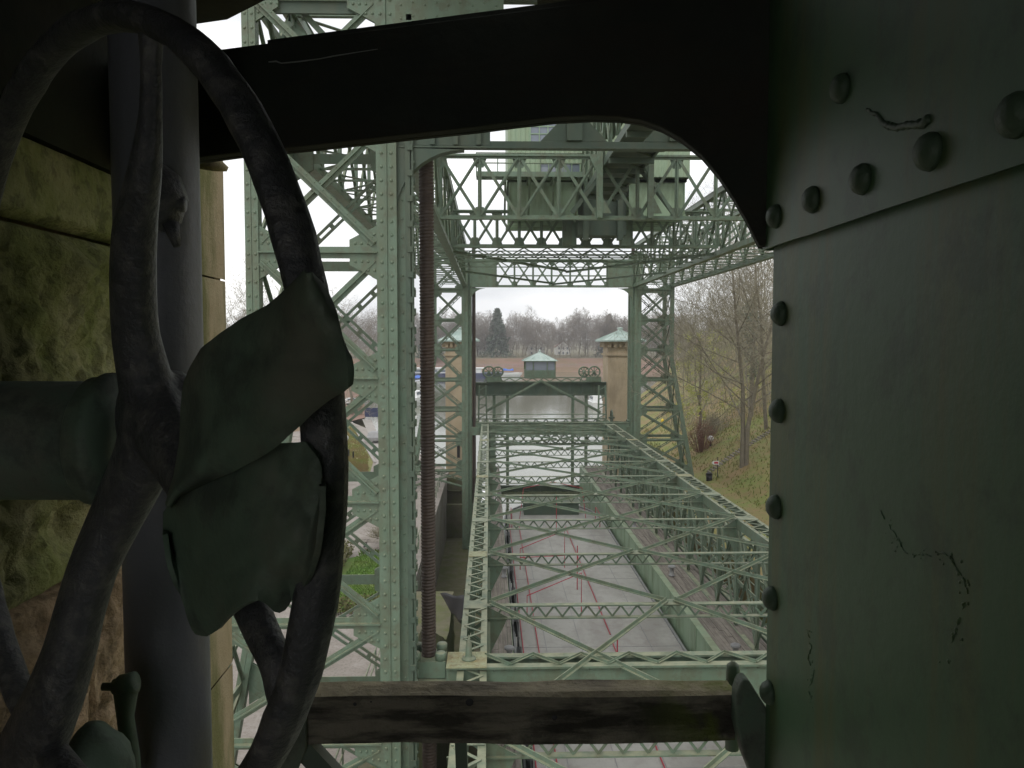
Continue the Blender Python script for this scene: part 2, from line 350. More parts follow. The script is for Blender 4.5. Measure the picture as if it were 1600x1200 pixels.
def bare_tree(name, label, loc, h, seed, kids=(13, 7, 6, 5), maxd=4, spread=.55, upb=.35, r=None, twigm=None, group=None, forks=1):
    t = thing(name, label, 'tree', loc, group); rg = random.Random(seed); w = MB(); tw = MB(); o = Vector(loc)
    for k in range(forks):
        lean = Vector((rg.gauss(0, .05)+(k-.5*(forks-1))*.16, rg.gauss(0, .05), 1)).normalized()
        grow(w, tw, rg, o+V((k-.5*(forks-1))*.35, 0, -.3), lean, h*.95, (r or h*.017), 0, maxd, spread, upb, kids)
    a = w.build('trunk', M_bark, t); b = tw.build('crown', twigm or M_twig, t)
    return t
def conifer(label, loc, h, w, seed, group=None):
    t = thing('conifer', label, 'tree', loc, group); rg = random.Random(seed); a = MB(); c = MB(); o = Vector(loc)
    a.tube([o+V(0, 0, -.3), o+V(0, 0, h*.97)], [h*.018, .04], 6)
    nl = 26
    for i in range(nl):
        k = i/nl; z = h*(.1+.88*k); rr = w*(1-k)**.8*(.75+.5*rg.random())+.3
        for j in range(9):
            an = j*.7+rg.random()*.5+i; e = o+V(math.cos(an)*rr, math.sin(an)*rr, z-rr*.25); s0 = o+V(0, 0, z)
            for q in range(5):
                p = s0.lerp(e, .25+.75*(q+rg.random())/5); leaf_cloud(c, p, .5, .5, .3, 3, h*.028, rg, .1)
    a.build('trunk', M_bark, t); c.build('crown', M_leafD, t); return t
def hedge(label, p, q, w, h, seed):
    m = MB(); rg = random.Random(seed); p = Vector(p); q = Vector(q); L = (q-p).length
    d = (q-p)/L; sd_ = V(-d.y, d.x, 0)
    n = max(3, int(L/.35))
    for i in range(n):
        c = p+d*(L*(i+.5)/n)
        for k in (-1, 1): leaf_cloud(m, c+sd_*(k*w*.22)+V(0, 0, h*.5), .32, .32, h*.52, 60, .075, rg, .7)
    ob = m.build('hedge', M_hedge); tag(ob, label, 'hedge'); return ob
g = [PZ(u, v, GZ) for u, v in GARD]
hedge('brown clipped hedge along the left edge of the bright lawn', g[4]+V(-.2, 0, 0), g[0]+V(-.2, 1, 0), 1.0, 1.1, 1)
hedge('long low hedge closing the near edge of the bright lawn', g[3]+V(-.3, -.3, 0), g[2]+V(0, -.3, 0), .9, .9, 2)

# ================================================================== LIFT STEEL: towers
def col_box(m, xc, w, y0, y1, z0, z1, rivets, face=-1):
    m.box(xc-w/2, xc+w/2, y0, y1, z0, z1)
    m.box(xc-w/2-.015, xc-w*.03, y0-.022, y0+.005, z0, z1); m.box(xc+w*.03, xc+w/2+.015, y0-.022, y0+.005, z0, z1)
    m.box(xc-w*.03, xc+w*.03, y0-.055, y0+.003, z0, z1)
    if rivets:
        z = z0+.15
        while z < z1-.1:
            for k in (-.26, .26): m.dome((xc+k*w, y0-.022, z), (0, -1, 0), .04, .75, 7, 2)
            z += .3
def xo_at(xo, sg, z): return xo+sg*max(0, -1.6-z)*.185
def tower(label, xi, xo, yf, sg, det, wi=.42, wo=.28):
    # xi, xo: inner and outer column lines, sg: outward direction
    yr = yf+3.2
    t = thing('guide_tower', label, 'lattice tower', (xi, yf, GZ), 'lattice guide towers of the ship lift')
    for y in (yf, yr):
        m = MB(); col_box(m, xi, wi, y, y+.42, -19.4, 8.2, det and y == yf)
        if y == yf:   # guide shoe and rack on the trough side
            s = -sg
            a, b = sorted((xi+s*wi*.5, xi+s*(wi*.5+.20))); m.box(a+.001, b, y+.16, y+.40, -19.4, 8.0)
            a, b = sorted((xi+s*(wi*.5+.20), xi+s*(wi*.5+.26))); m.box(a, b, y+.10, y+.45, -19.4, 8.0)
            a, b = sorted((xi+s*(wi*.5+.26), xi+s*(wi*.5+.36))); m.box(a, b, y+.24, y+.32, -19.4, 8.0)
            if det:
                z = GZ
                while z < 8:
                    a, b = sorted((xi+s*(wi*.5+.36), xi+s*(wi*.5+.40))); m.box(a, b, y+.2, y+.36, z, z+.16)
                    a, b = sorted((xi+s*(wi*.5+.02), xi+s*(wi*.5+.06)))
                    m.dome((xi+s*(wi*.5+.2), y+.2, z+.05), (s, 0, 0), .03, .7, 6, 2)
                    m.dome((xi+s*(wi*.5+.12), y+.16, z+.05), (0, -1, 0), .028, .7, 6, 2)
                    z += .42
        m.build('column', M_green, t)
        if det and y == yf:
            m = MB(); s = -sg; a, b = sorted((xi+s*(wi*.5+.201), xi+s*(wi*.5+.31))); m.box(a, b, y+.02, y+.09, GZ, 8)
            z = GZ
            while z < 8:
                a, b = sorted((xi+s*(wi*.5+.25), xi+s*(wi*.5+.37))); m.box(a, b, y-.02, y+.019, z, z+.13)
                m.dome((xi+s*(wi*.5+.38), y+.05, z+.3), (s, 0, 0), .05, .9, 7, 2); z += .56
            a, b = sorted((xi+s*(wi*.5+.34), xi+s*(wi*.5+.385))); m.box(a, b, y+.02, y+.09, GZ, 8); m.build('rack', M_greenD, t)
        m = MB()
        zs = [8.2, -1.6, GZ-.2]
        for z1, z0 in zip(zs[:-1], zs[1:]):
            x1, x0 = xo_at(xo, sg, z1), xo_at(xo, sg, z0)
            m.beam((x0, y+.15, z0), (x1, y+.15, z1), wo, .3, (0, 1, 0))
            m.beam((x0-wo*.27, y+.15, z0), (x1-wo*.27, y+.15, z1), wo*.5, .03, (0, 1, 0), -.165)
            m.beam((x0+wo*.27, y+.15, z0), (x1+wo*.27, y+.15, z1), wo*.5, .03, (0, 1, 0), -.165)
            if det and y == yf:
                n = int((z1-z0)/.3)
                for i in range(n):
                    x = lerp(V(x0, 0, 0), V(x1, 0, 0), (i+.5)/n).x; z = z0+(z1-z0)*(i+.5)/n
                    for k in (-.28, .28): m.dome((x+k*wo, y-.03, z), (0, -1, 0), .036, .75, 7, 2)
        m.build('column', M_green, t)
    ins = -sg*0
    for i, z in enumerate(LEV[:-1]):
        xo_ = xo_at(xo, sg, z); a = xi+sg*wi/2; b = xo_-sg*wo/2
        for y, n in ((yf+.06, -1), (yr+.2, 1)):
            m = MB(); m.tee((a, y, z), (b, y, z), .26, .03, (0, n, 0), 0, .5)
            for x, s, w in ((a, sg, .62), (b, -sg, .5)):      # gussets
                x1 = x+s*w; m.prism([(x, y-n*.03, z-.6), (x1, y-n*.03, z-.28), (x1, y-n*.03, z+.28), (x, y-n*.03, z+.6)], (0, -n*.02, 0))
                m.prism([(x, y+n*.03, z-.6), (x1, y+n*.03, z-.28), (x1, y+n*.03, z+.28), (x, y+n*.03, z+.6)], (0, n*.02, 0))
                if det and n == -1:
                    for p in range(4):
                        for q in range(5 if p < 2 else 3):
                            m.dome((x+s*(.07+p*.14), y-.05, z+(q-(2 if p < 2 else 1))*.2), (0, -1, 0), .036, .75, 7, 2)
            m.build('strut', M_green, t)
        for x, c in ((xi, sg*.1), (xo_, 0)):
            m = MB(); m.tee((x+c, yf+.42, z), (x+c, yr, z), .2, .03, (sg, 0, 0), 0, .5); m.build('strut', M_green, t)
        if i+1 < len(LEV):
            z0 = LEV[i+1]; xb = xo_at(xo, sg, z0)-sg*wo/2
            for y, n in ((yf+.05, -1), (yr+.2, 1)):
                m = MB(); L_ = z-z0
                A, B, C, D = V(a+sg*.06, y, z0+.2), V(xb-sg*.06, y, z0+.2), V(b-sg*.06, y, z-.2), V(a+sg*.06, y, z-.2)
                for P, Q, o_ in ((A, C, .045), (B, D, -.05)):
                    if n == -1:
                        m.beam(P, Q, .20, .022, (0, -1, 0), o_+.02); m.beam(P, Q, .03, .09, (0, -1, 0), o_+.07)
                        if det:
                            for k in range(14):
                                p = P.lerp(Q, (k+.5)/14); d_ = (Q-P).normalized().cross(V(0, 1, 0))
                                for s2 in (-.06, .06): m.dome(p+d_*s2+V(0, -(o_+.031), 0), (0, -1, 0), .02, .7, 5, 1)
                    else:
                        d_ = (Q-P).normalized().cross(V(0, 1, 0))
                        for s2 in (-.075, .075): m.beam(P+d_*s2, Q+d_*s2, .07, .05, (0, -1, 0), o_)
                        for k in range(7):
                            p = P.lerp(Q, (k+.5)/7); m.beam(p-d_*.038, p+d_*.038, .12, .02, (0, -1, 0), o_)
                m.build('brace', M_green, t)
            for x0_, x1_, s in ((xi+sg*.1, xi+sg*.1, 0), (xo_at(xo, sg, z0), xo_, 1)):
                m = MB(); xbrace(m, (x0_, yf+.42, z0+.15), (x0_, yr, z0+.15), (x1_, yr, z-.15), (x1_, yf+.42, z-.15), .14, .02, (sg, 0, 0)); m.build('brace', M_green, t)
    return t
XI_L, XO_L, XI_R, XO_R = -2.28, -5.25, 13.75, 16.95
tower('riveted green lattice tower close by, left of the rusty screw spindle', XI_L, XO_L, YN, -1, True)
tower('green lattice tower on the far left, in front of the left stone gate pier', XI_L, XO_L, YF, -1, False, .56, .34)
tower('green lattice tower with a splayed leg on the far right', XI_R, XO_R, YF, 1, False, .62, .34)

# ------------------------------------------------------------------ upper trusses
def box_truss(label, xi, xo, sg):
    y0, y1 = YN+.45, YF-.05; zb, zt = 5.15, 8.7; nb = 16; dy = (y1-y0)/nb
    t = thing('side_truss', label, 'lattice girder', (xi, y0, zb), 'long side trusses of the lift frame')
    for x in (xi, xo):
        for z, nm in ((zb, 'bottom_chord'), (zt, 'top_chord')):
            m = MB(); m.box(x-.17, x-.02, y0, y1, z-.14, z+.14); m.box(x+.02, x+.17, y0, y1, z-.14, z+.14); m.box(x-.2, x+.2, y0, y1, z-.17 if z == zb else z+.141, z-.141 if z == zb else z+.17); m.build(nm, M_green, t)
    for i in range(nb):
        a = y0+i*dy; b = a+dy
        for x in (xi, xo):
            m = MB(); m.tee((x, a+.01, zb+.14), (x, a+.01, zt-.14), .26, .03, (sg, 0, 0), 0, .4)
            xbrace(m, (x, a+.1, zb+.15), (x, b-.1, zb+.15), (x, b-.1, zt-.15), (x, a+.1, zt-.15), .19, .025, (sg, 0, 0), .4)
            for yy in (a, b):
                for z, s in ((zb+.14, 1), (zt-.14, -1)):
                    pass
            m.prism([(x+.045, a-.35, zb+.1), (x+.045, a+.35, zb+.1), (x+.045, a+.16, zb+.75), (x+.045, a-.16, zb+.75)], (.02, 0, 0))
            m.prism([(x+.045, a-.35, zt-.1), (x+.045, a+.35, zt-.1), (x+.045, a+.16, zt-.75), (x+.045, a-.16, zt-.75)], (.02, 0, 0))
            m.build('lattice_panel', M_green, t)
        m = MB()
        for k in range(2):
            y = a+dy*(k+.5)/2; m.beam((xi, y, zb+.02), (xo, y, zb+.02), .11, .06, (0, 0, 1))
        m.beam((xi, a+.2, zb), (xo, b-.2, zb), .16, .02, (0, 0, 1), .12); m.beam((xi, b-.2, zb), (xo, a+.2, zb), .16, .02, (0, 0, 1), .15)
        m.build('floor_bracing', M_green, t)
        m = MB(); m.beam((xi, a+.3, zt), (xo, b-.3, zt), .16, .02, (0, 0, 1), .02); m.beam((xi, b-.3, zt), (xo, a+.3, zt), .16, .02, (0, 0, 1), .06)
        m.beam((xi, a, zt-.02), (xo, a, zt-.02), .16, .14, (0, 0, 1)); m.beam((xi, a+.05, zb+.2), (xo, a+.05, zt-.2), .13, .03, (0, 1, 0))
        m.build('top_bracing', M_green, t)
box_truss('long lattice side truss high on the left behind the rusty spindle', XI_L, XO_L, -1)
box_truss('long lattice side truss high on the right above the bare trees', XI_R-.3, XO_R, 1)

def cross_truss(label, y, x0, x1, zb, zt, n, w, chord=.26, double=False, ends=0, mats=M_green, plates=(), midrail=None):
    t = thing('cross_truss', label, 'lattice girder', ((x0+x1)/2, y, zb), 'cross trusses of the lift frame')
    for z, nm in ((zb, 'bottom_chord'), (zt, 'top_chord')):
        m = MB(); m.box(x0, x1, y-chord*.5, y+chord*.5, z-chord*.16, z+chord*.16)
        m.box(x0, x1, y-.02, y+.02, z-chord*.55 if z == zt else z+chord*.161, z-chord*.161 if z == zt else z+chord*.55)
        m.build(nm, mats, t)
    xa, xb = x0+ends, x1-ends
    dx = (xb-xa)/n
    for i in range(n+1):
        x = xa+i*dx
        m = MB(); m.tee((x, y, zb+chord*.17), (x, y, zt-chord*.17), w, .03, (0, -1, 0), -.05, .5)
        for z, s in ((zb, 1), (zt, -1)):
            m.prism([(x-w*1.9, y+.06, z+s*.05), (x+w*1.9, y+.06, z+s*.05), (x+w, y+.06, z+s*w*3), (x-w, y+.06, z+s*w*3)], (0, .02, 0))
        m.build('post', mats, t)
        if i < n:
            m = MB()
            for yy in ((-.09, .09) if double else (0,)):
                xbrace(m, (x+w*.4, y+yy, zb+.12), (x+dx-w*.4, y+yy, zb+.12), (x+dx-w*.4, y+yy, zt-.12), (x+w*.4, y+yy, zt-.12), w*.8, .022, (0, -1, 0), .45)
            m.build('brace', mats, t)
    if ends:
        for a, b in ((x0, xa), (xb, x1)):
            m = MB(); m.box(a+.02, b-.02, y-.16, y-.14, zb+.05, zt-.05); m.box(a+.02, a+.1, y-.19, y-.16, zb+.05, zt-.05); m.box(b-.1, b-.02, y-.19, y-.16, zb+.05, zt-.05); m.build('end_plate', mats, t)
    for a, b in plates:
        m = MB(); m.box(a, b, y-.3, y-.14, zb+.04, zt+.02); m.box(a-.06, a, y-.36, y-.1, zb+.045, zt+.01); m.box(b, b+.06, y-.36, y-.1, zb+.045, zt+.01); m.build('plate_post', mats, t)
    if midrail:
        m = MB(); m.box(xa, xb, y-.2, y-.17, midrail-.06, midrail+.06); m.build('mid_rail', mats, t)
    return t
xl, xr = XI_L+.15, XI_R-.45
# the near portal lintel, its shade put in by the darker green
t = thing('portal_girder', 'dark near portal girder with cut out panels, just below the overhead beam', 'girder', (5.7, YN+.2, 4.4), 'cross trusses of the lift frame')
m = MB(); lx0, lx1 = XI_L+.25, XI_R-.25; y_ = YN+.2
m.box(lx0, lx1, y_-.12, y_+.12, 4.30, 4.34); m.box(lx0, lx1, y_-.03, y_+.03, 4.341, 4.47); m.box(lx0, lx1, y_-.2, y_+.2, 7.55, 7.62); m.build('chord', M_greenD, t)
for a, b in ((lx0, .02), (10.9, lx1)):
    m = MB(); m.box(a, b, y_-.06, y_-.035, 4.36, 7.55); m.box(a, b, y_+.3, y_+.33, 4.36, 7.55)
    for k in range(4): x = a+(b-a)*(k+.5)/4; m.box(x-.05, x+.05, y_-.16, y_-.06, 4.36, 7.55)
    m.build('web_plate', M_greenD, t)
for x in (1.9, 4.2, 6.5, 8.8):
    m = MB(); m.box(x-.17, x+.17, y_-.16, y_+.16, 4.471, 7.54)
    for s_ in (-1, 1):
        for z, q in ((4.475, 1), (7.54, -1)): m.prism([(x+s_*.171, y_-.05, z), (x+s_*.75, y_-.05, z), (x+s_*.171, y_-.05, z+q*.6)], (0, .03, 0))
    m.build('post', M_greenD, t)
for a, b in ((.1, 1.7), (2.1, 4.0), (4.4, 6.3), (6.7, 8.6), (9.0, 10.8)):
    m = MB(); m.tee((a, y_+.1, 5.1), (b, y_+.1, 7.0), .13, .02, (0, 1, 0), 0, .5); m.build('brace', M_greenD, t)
m = MB(); m.box(XI_L, XI_R, 9.0, YN-.3, 8.9, 9.15)  # unseen ribbed slab, added to keep skylight off the girder
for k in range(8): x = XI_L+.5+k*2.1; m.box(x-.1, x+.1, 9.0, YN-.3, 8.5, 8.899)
m.build('shade_slab', M_greenD, t)
for s, x in ((1, XI_L+.22), (-1, XI_R-.22)):
    m = MB(); pts = [(x, YN+.1, 4.3), (x, YN+.1, 2.9)]+[(x+s*(1.5-1.5*math.cos(R(a))), YN+.1, 2.9+1.36*math.sin(R(a))) for a in range(10, 91, 10)]
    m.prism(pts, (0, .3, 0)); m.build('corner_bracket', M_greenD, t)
m = MB(); m.box(XI_L+.22, XI_L+2.6, YN-.02, YN+.02, 6.8, 8.4)
for k in range(9):
    for q in range(3): m.dome((XI_L+.35+k*.26, YN-.02, 7.05+q*.3+.06*(k % 2)), (0, -1, 0), .03, .7, 6, 2)
m.build('end_plate', M_green, t)
m = MB(); m.box(XO_L+.2, XI_L-.22, YN+.12, YN+.2, 7.2, 8.2); m.build('side_plate', M_greenD, t)
cross_truss('wide cross truss of X braces in front of the machine house', 35, xl, xr, 5.3, 8.0, 9, .17)
for x in (4.75, 6.95):
    m = MB(); m.box(x-.12, x+.12, 34.6, 34.8, 5.3, 8.9); m.prism([(x-.12, 34.65, 8.0), (x-.5, 34.65, 8.0), (x-.12, 34.65, 7.2)], (0, .04, 0)); m.prism([(x+.12, 34.65, 5.5), (x+.5, 34.65, 5.5), (x+.12, 34.65, 6.2)], (0, .04, 0)); o = m.build('hanger_post', M_green); tag(o, 'tall plate post of the front cross truss, %s of the gallery' % ('left' if x < 5 else 'right'), 'post')
cross_truss('cross truss with wide plate posts beneath the machine house', 46.6, xl, xr, 5.45, 7.5, 12, .18, .26, False, 0, M_green, ((4.25, 4.95), (7.55, 8.2)))
t = cross_truss('far portal truss of crossed double bars with square end plates', YF+.1, XI_L+.47, XI_R-.47, 5.0, 7.5, 6, .17, .3, True, 2.4, M_green, (), 6.0)
for s, x in ((1, XI_L+.46), (-1, XI_R-.46)):
    m = MB(); pts = [(x, YF+.05, 4.92), (x, YF+.05, 3.4)]+[(x+s*(1.4-1.4*math.cos(R(a))), YF+.05, 3.4+1.45*math.sin(R(a))) for a in range(10, 91, 10)]
    m.prism(pts, (0, .3, 0)); m.build('corner_bracket', M_green, t)
# horizontal bracing between the mid truss and the far portal
t = thing('wind_bracing', 'flat lattice of wind bracing between the far cross trusses', 'lattice girder', (5.7, 60, 5.3))
for y_, z_ in ((48.4, 5.2), (50.2, 5.2), (52.4, 5.15), (55.5, 5.1)):
    m = MB(); m.beam((xl, y_, z_), (xr, y_, z_), .14, .06, (0, 0, 1)); m.beam((xl, y_, z_+.4), (xr, y_, z_+.4), .12, .05, (0, 0, 1))
    for k in range(22):
        p0 = xl+(xr-xl)*k/22; p1 = xl+(xr-xl)*(k+1)/22; m.beam((p0, y_, z_ if k % 2 else z_+.4), (p1, y_, z_+.4 if k % 2 else z_), .07, .03, (0, 1, 0))
    m.build('cross_beam', M_green, t)
for i in range(2):
    a = 47+i*13; b = a+13
    m = MB(); m.tee((xl, a+.3, 5.3), (5.7, b, 5.3), .26, .03, (0, 0, -1), 0, .5); m.tee((5.7, b, 5.3), (xr, a+.3, 5.3), .26, .03, (0, 0, -1), .08, .5); m.build('brace', M_green, t)

# ------------------------------------------------------------------ gallery along the middle
t = thing('overhead_gallery', 'covered central gallery running overhead to the machine house', 'gallery', (6.4, 30, 8.4))
m = MB(); m.box(5.0, 6.65, YN+.4, 43.4, 7.62, 7.7); m.box(4.9, 5.0, YN+.4, 43.4, 7.5, 7.82); m.box(6.65, 6.75, YN+.4, 43.4, 7.5, 7.82)
m.box(5.0, 6.65, YN+.4, 43.4, 10.8, 10.9)
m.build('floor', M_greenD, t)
for i in range(12):
    a = YN+.6+i*2.07; b = a+2.07
    for x in (4.92, 6.72):
        m = MB(); m.tee((x, a, 7.82), (x, a, 10.8), .2, .03, (1, 0, 0), 0, .5); xbrace(m, (x, a+.1, 7.85), (x, b-.1, 7.85), (x, b-.1, 10.8), (x, a+.1, 10.8), .16, .02, (1, 0, 0)); m.beam((x, a, 9.2), (x, b, 9.2), .1, .06, (1, 0, 0), .06); m.build('lattice_panel', M_green, t)
    m = MB(); m.box(4.9, 6.75, a-.09, a+.09, 7.28, 7.498); m.tee((5.0, a+.15, 7.6), (6.65, b-.15, 7.6), .14, .02, (0, 0, -1), .03, .5); m.build('floor_beam', M_greenD, t)
for y in (YN+.8, 26.7, 35.2):
    for x, s in ((5.0, -1), (6.65, 1)):
        m = MB(); m.tee((x, y, 7.4), (x+s*1.4, y, 5.6 if y > 30 else 7.3), .2, .03, (0, 1, 0), 0, .5); m.build('bracket', M_greenD, t)

# ------------------------------------------------------------------ machine house
HX0, HX1, HY0, HY1, HZ0, HZ1 = 1.0, 10.95, 44.0, 50.5, 8.95, 15.5
t = thing('machine_house', 'green corrugated machine house straddling the lift frame high up', 'building', (6, HY0, HZ0))
m = MB(); n = 150; pr = []
for i in range(n+1):
    x = HX0+(HX1-HX0)*i/n; pr.append((x, HY0-(.035 if i % 4 in (1, 2) else 0)))
m.grid([[(x, y, HZ0) for x, y in pr], [(x, y, HZ1) for x, y in pr]])
for xx in (HX0, HX1): m.grid([[(xx, HY0+(HY1-HY0)*i/40, HZ0) for i in range(41)], [(xx, HY0+(HY1-HY0)*i/40, HZ1) for i in range(41)]])
m.box(HX0+.03, HX1-.03, HY0+.1, HY1, HZ0+.02, HZ1-.02)
m.build('wall', M_clad, t)
m = MB(); m.prism([(HX0-.4, HY0-.4, HZ1), (HX1+.4, HY0-.4, HZ1), (6, HY0-.4, HZ1+2)], (0, HY1-HY0+.8, 0)); m.build('roof', M_copper, t)
def hwin(x0, x1, z0, z1, nx, nz_):
    m = MB(); y = HY0-.09
    for a, b, c, d in ((x0-.08, x1+.08, z0-.08, z0), (x0-.08, x1+.08, z1, z1+.08), (x0-.08, x0, z0, z1), (x1, x1+.08, z0, z1)): m.box(a, b, y-.03, y+.1, c, d)
    for i in range(1, nx): x = x0+(x1-x0)*i/nx; m.box(x-.025, x+.025, y-.02, y+.03, z0, z1)
    for i in range(1, nz_): z = z0+(z1-z0)*i/nz_; m.box(x0, x1, y-.016, y+.028, z-.025, z+.025)
    f = m.build('window', M_greenT, t); g_ = MB(); g_.box(x0, x1, y+.032, y+.05, z0, z1); g_.build('pane', M_glass, f)
hwin(2.25, 4.1, 10.8, 12.4, 4, 4); hwin(2.8, 4.9, 9.05, 9.6, 5, 1); hwin(8.3, 10.1, 10.8, 12.4, 4, 4)
for a, b in ((1.1, 4.85), (7.75, 10.8)):
    m = MB(); m.box(a, b, HY0+.6, HY0+.7, 6.95, 8.9); m.box(a-.1, b+.1, HY0+.4, HY0+.9, 6.8, 6.95); m.box(a, b, HY1-.9, HY1-.8, 6.95, 8.9); m.box(a-.1, b+.1, HY1-1.1, HY1-.6, 6.8, 6.95)
    for q in range(5): m.box(a, b, HY0+1.5+q*.8, HY0+1.6+q*.8, 6.9, 7.3); m.box(a-.1, b+.1, HY0+.4, HY0+.9, 8.78, 8.92)
    k = 2
    for i in range(k+1):
        x = a+(b-a)*i/k; m.box(x-.03, x+.03, HY0+.52, HY0+.6, 6.95, 8.78)
    m.build('plate_girder', M_greenT, t)
m = MB(); m.box(4.95, 7.65, HY0+.9, HY0+2.2, 5.9, 8.8); m.box(5.2, 5.5, HY0+.5, HY0+.9, 5.6, 8.8); m.box(7.1, 7.4, HY0+.5, HY0+.9, 5.6, 8.8); m.build('gear_casing', M_greenD, t)
m = MB(); m.box(HX0, HX1, HY0+.05, HY1, 8.78 if False else 8.925, 8.948); m.build('floor', M_greenD, t)
m = MB(); m.box(-.7, 4.95, HY0-1.6, HY0-.1, 8.72, 8.80); m.box(-.7, 4.95, HY0-1.66, HY0-1.6, 8.6, 8.86)
for i in range(5): x = -.5+i*1.3; m.tee((x, HY0-1.5, 8.7), (x, HY0+.6, 6.6), .16, .03, (1, 0, 0), 0, .5); m.box(x-.06, x+.06, HY0-1.55, HY0+.5, 8.55, 8.719)
cw = m.build('catwalk', M_green, t)
m = MB()
for z in (9.3, 9.82): m.tube([(-.7, HY0-1.6, z), (4.95, HY0-1.6, z)], .035, 6)
for i in range(6): x = -.68+i*1.12; m.tube([(x, HY0-1.6, 8.8), (x, HY0-1.6, 9.8)], .03, 6)
m.build('handrail', M_green, cw)

# ================================================================== SCREW SPINDLES
def spindle_mesh():
    p = .078; st = p/4; z0, z1 = -19.0, 8.6; n = int((z1-z0)/st); k = 18; vs = []; fs = []
    for i in range(n+1):
        z = z0+i*st
        for j in range(k):
            fr = ((z/p)-j/k) % 1.0; tri = 1-abs(2*fr-1)
            r = .150+.028*min(1, tri*1.6); th = 2*math.pi*j/k
            vs.append((r*math.cos(th), r*math.sin(th), z))
    for i in range(n):
        for j in range(k): fs.append((i*k+j, i*k+(j+1) % k, (i+1)*k+(j+1) % k, (i+1)*k+j))
    me = bpy.data.meshes.new('screw_spindle'); me.from_pydata(vs, [], fs); me.materials.append(M_screw)
    for q in me.polygons: q.use_smooth = True
    return me
sm = spindle_mesh()
for lab, x, y in (('thick rusty screw spindle hanging close by, ribbed full length', U(669, 800, 19.0).x, 19.0), ('slim dark screw spindle on the left of the far portal', U(740.5, 560, YF+.6).x, YF+.6), ('slim dark screw spindle on the right of the far portal', U(988, 560, YF+.6).x, YF+.6)):
    o = bpy.data.objects.new('screw_spindle', sm); COL.objects.link(o); o.location = (x, y, 0); tag(o, lab, 'spindle', 'lifting spindles')
SPX = U(669, 800, 19.0).x

# ================================================================== TROUGH
TZ = -7.7; TL0, TL1, TR0, TR1 = -.77, -.08, 10.7, 11.6; WKZ = -12.4
trough = thing('ship_trough', 'green lattice ship trough lowered between the towers, holding the grey barge', 'ship lift trough', (5.4, 46, WKZ))
BY = [9.5, 15.2]+[23+5.55*i for i in range(10)]
YT0, YT1 = 6.0, 80.0
for x0, x1 in ((TL0, TL1), (TR0, TR1)):
    m = MB()
    for x in (x0, x1):
        s = 1 if x == x0 else -1
        m.box(*sorted((x, x+s*.16)), YT0, YT1, TZ-.03, TZ); m.box(*sorted((x, x+s*.03)), YT0, YT1, TZ-.42, TZ-.031)
    m.build('top_chord', M_green, trough)
    m = MB(); n = 160; dy = (YT1-YT0)/n
    for i in range(n):
        a = YT0+i*dy; s, e = (x0+.1, x1-.1) if i % 2 else (x1-.1, x0+.1)
        m.beam((s, a, TZ), (e, a+dy, TZ), .075, .012, (0, 0, 1), .01+.013*(i % 2))
    m.build('top_lacing', M_green, trough)
    ys = BY
    for i, y in enumerate(ys):
        m = MB(); m.box(x0+.02, x1-.02, y-.35, y+.35, TZ+.012, TZ+.03); m.build('tie_plate', M_greenR if i % 3 == 0 else M_green, trough)
    for i, (a, b) in enumerate(zip(ys[1:-1], ys[2:])):
        m = MB()
        for x in (x0, x1):
            mid = (a+b)/2
            for y in (a, mid): m.tee((x, y, WKZ), (x, y, TZ-.42), .22, .03, (1, 0, 0), 0, .5)
            for c, d in ((a, mid), (mid, b)):
                xbrace(m, (x, c+.12, WKZ+.1), (x, d-.12, WKZ+.1), (x, d-.12, TZ-.45), (x, c+.12, TZ-.45), .13, .02, (1, 0, 0), .5)
            m.beam((x, a, -10.4), (x, b, -10.4), .14, .05, (1, 0, 0), .07)
        for k in range(8):
            zz = WKZ+.3+k*.5; m.beam((x0, a, zz if k % 2 else zz+.5), (x1, a, zz+.5 if k % 2 else zz), .07, .02, (0, 1, 0))
            m.beam((x0, (a+b)/2, zz if k % 2 else zz+.5), (x1, (a+b)/2, zz+.5 if k % 2 else zz), .07, .02, (0, 1, 0))
        m.build('side_lattice', M_green, trough)
    m = MB()
    for x in (x0, x1): m.box(x-.1, x+.1, YT0, YT1, WKZ-.3, WKZ-.02)
    m.build('bottom_chord', M_green, trough)
# lattice cross beams with crossed wind bracing
xm = (TL1+TR0)/2
for i, y in enumerate(BY):
    m = MB(); m.box(TL1, TR0, y-.11, y+.11, TZ-.03, TZ+.011); m.box(TL1, TR0, y-.1, y+.1, TZ-.40, TZ-.37)
    n = 44; dx = (TR0-TL1)/n
    for k in range(n):
        a = TL1+k*dx; s, e = (TZ-.36, TZ-.04) if k % 2 else (TZ-.04, TZ-.36)
        m.beam((a, y, s), (a+dx, y, e), .055, .02, (0, 1, 0), .012*(1 if k % 2 else -1))
    for s, x in ((1, TL1), (-1, TR0)): m.prism([(x, y-.02, TZ-.04), (x+s*.6, y-.02, TZ-.36), (x+s*.45, y-.02, TZ-.7), (x, y-.02, TZ-1.6)], (0, .04, 0))
    m.build('cross_beam', M_green, trough)
    m = MB(); m.box(xm-.3, xm+.3, y-.25, y+.25, TZ+.035, TZ+.05); m.build('node_plate', M_green, trough)
for a, b in zip(BY[:-1], BY[1:]):
    for y, y2, o_ in ((a, b, .06), (b, a, .10)):
        for x in (TL1+.1, TR0-.1):
            m = MB(); m.tee((xm+(.12 if x > xm else -.12), y, TZ), (x, y2, TZ), .15, .018, (0, 0, 1), o_, .6); m.build('wind_brace', M_green, trough)
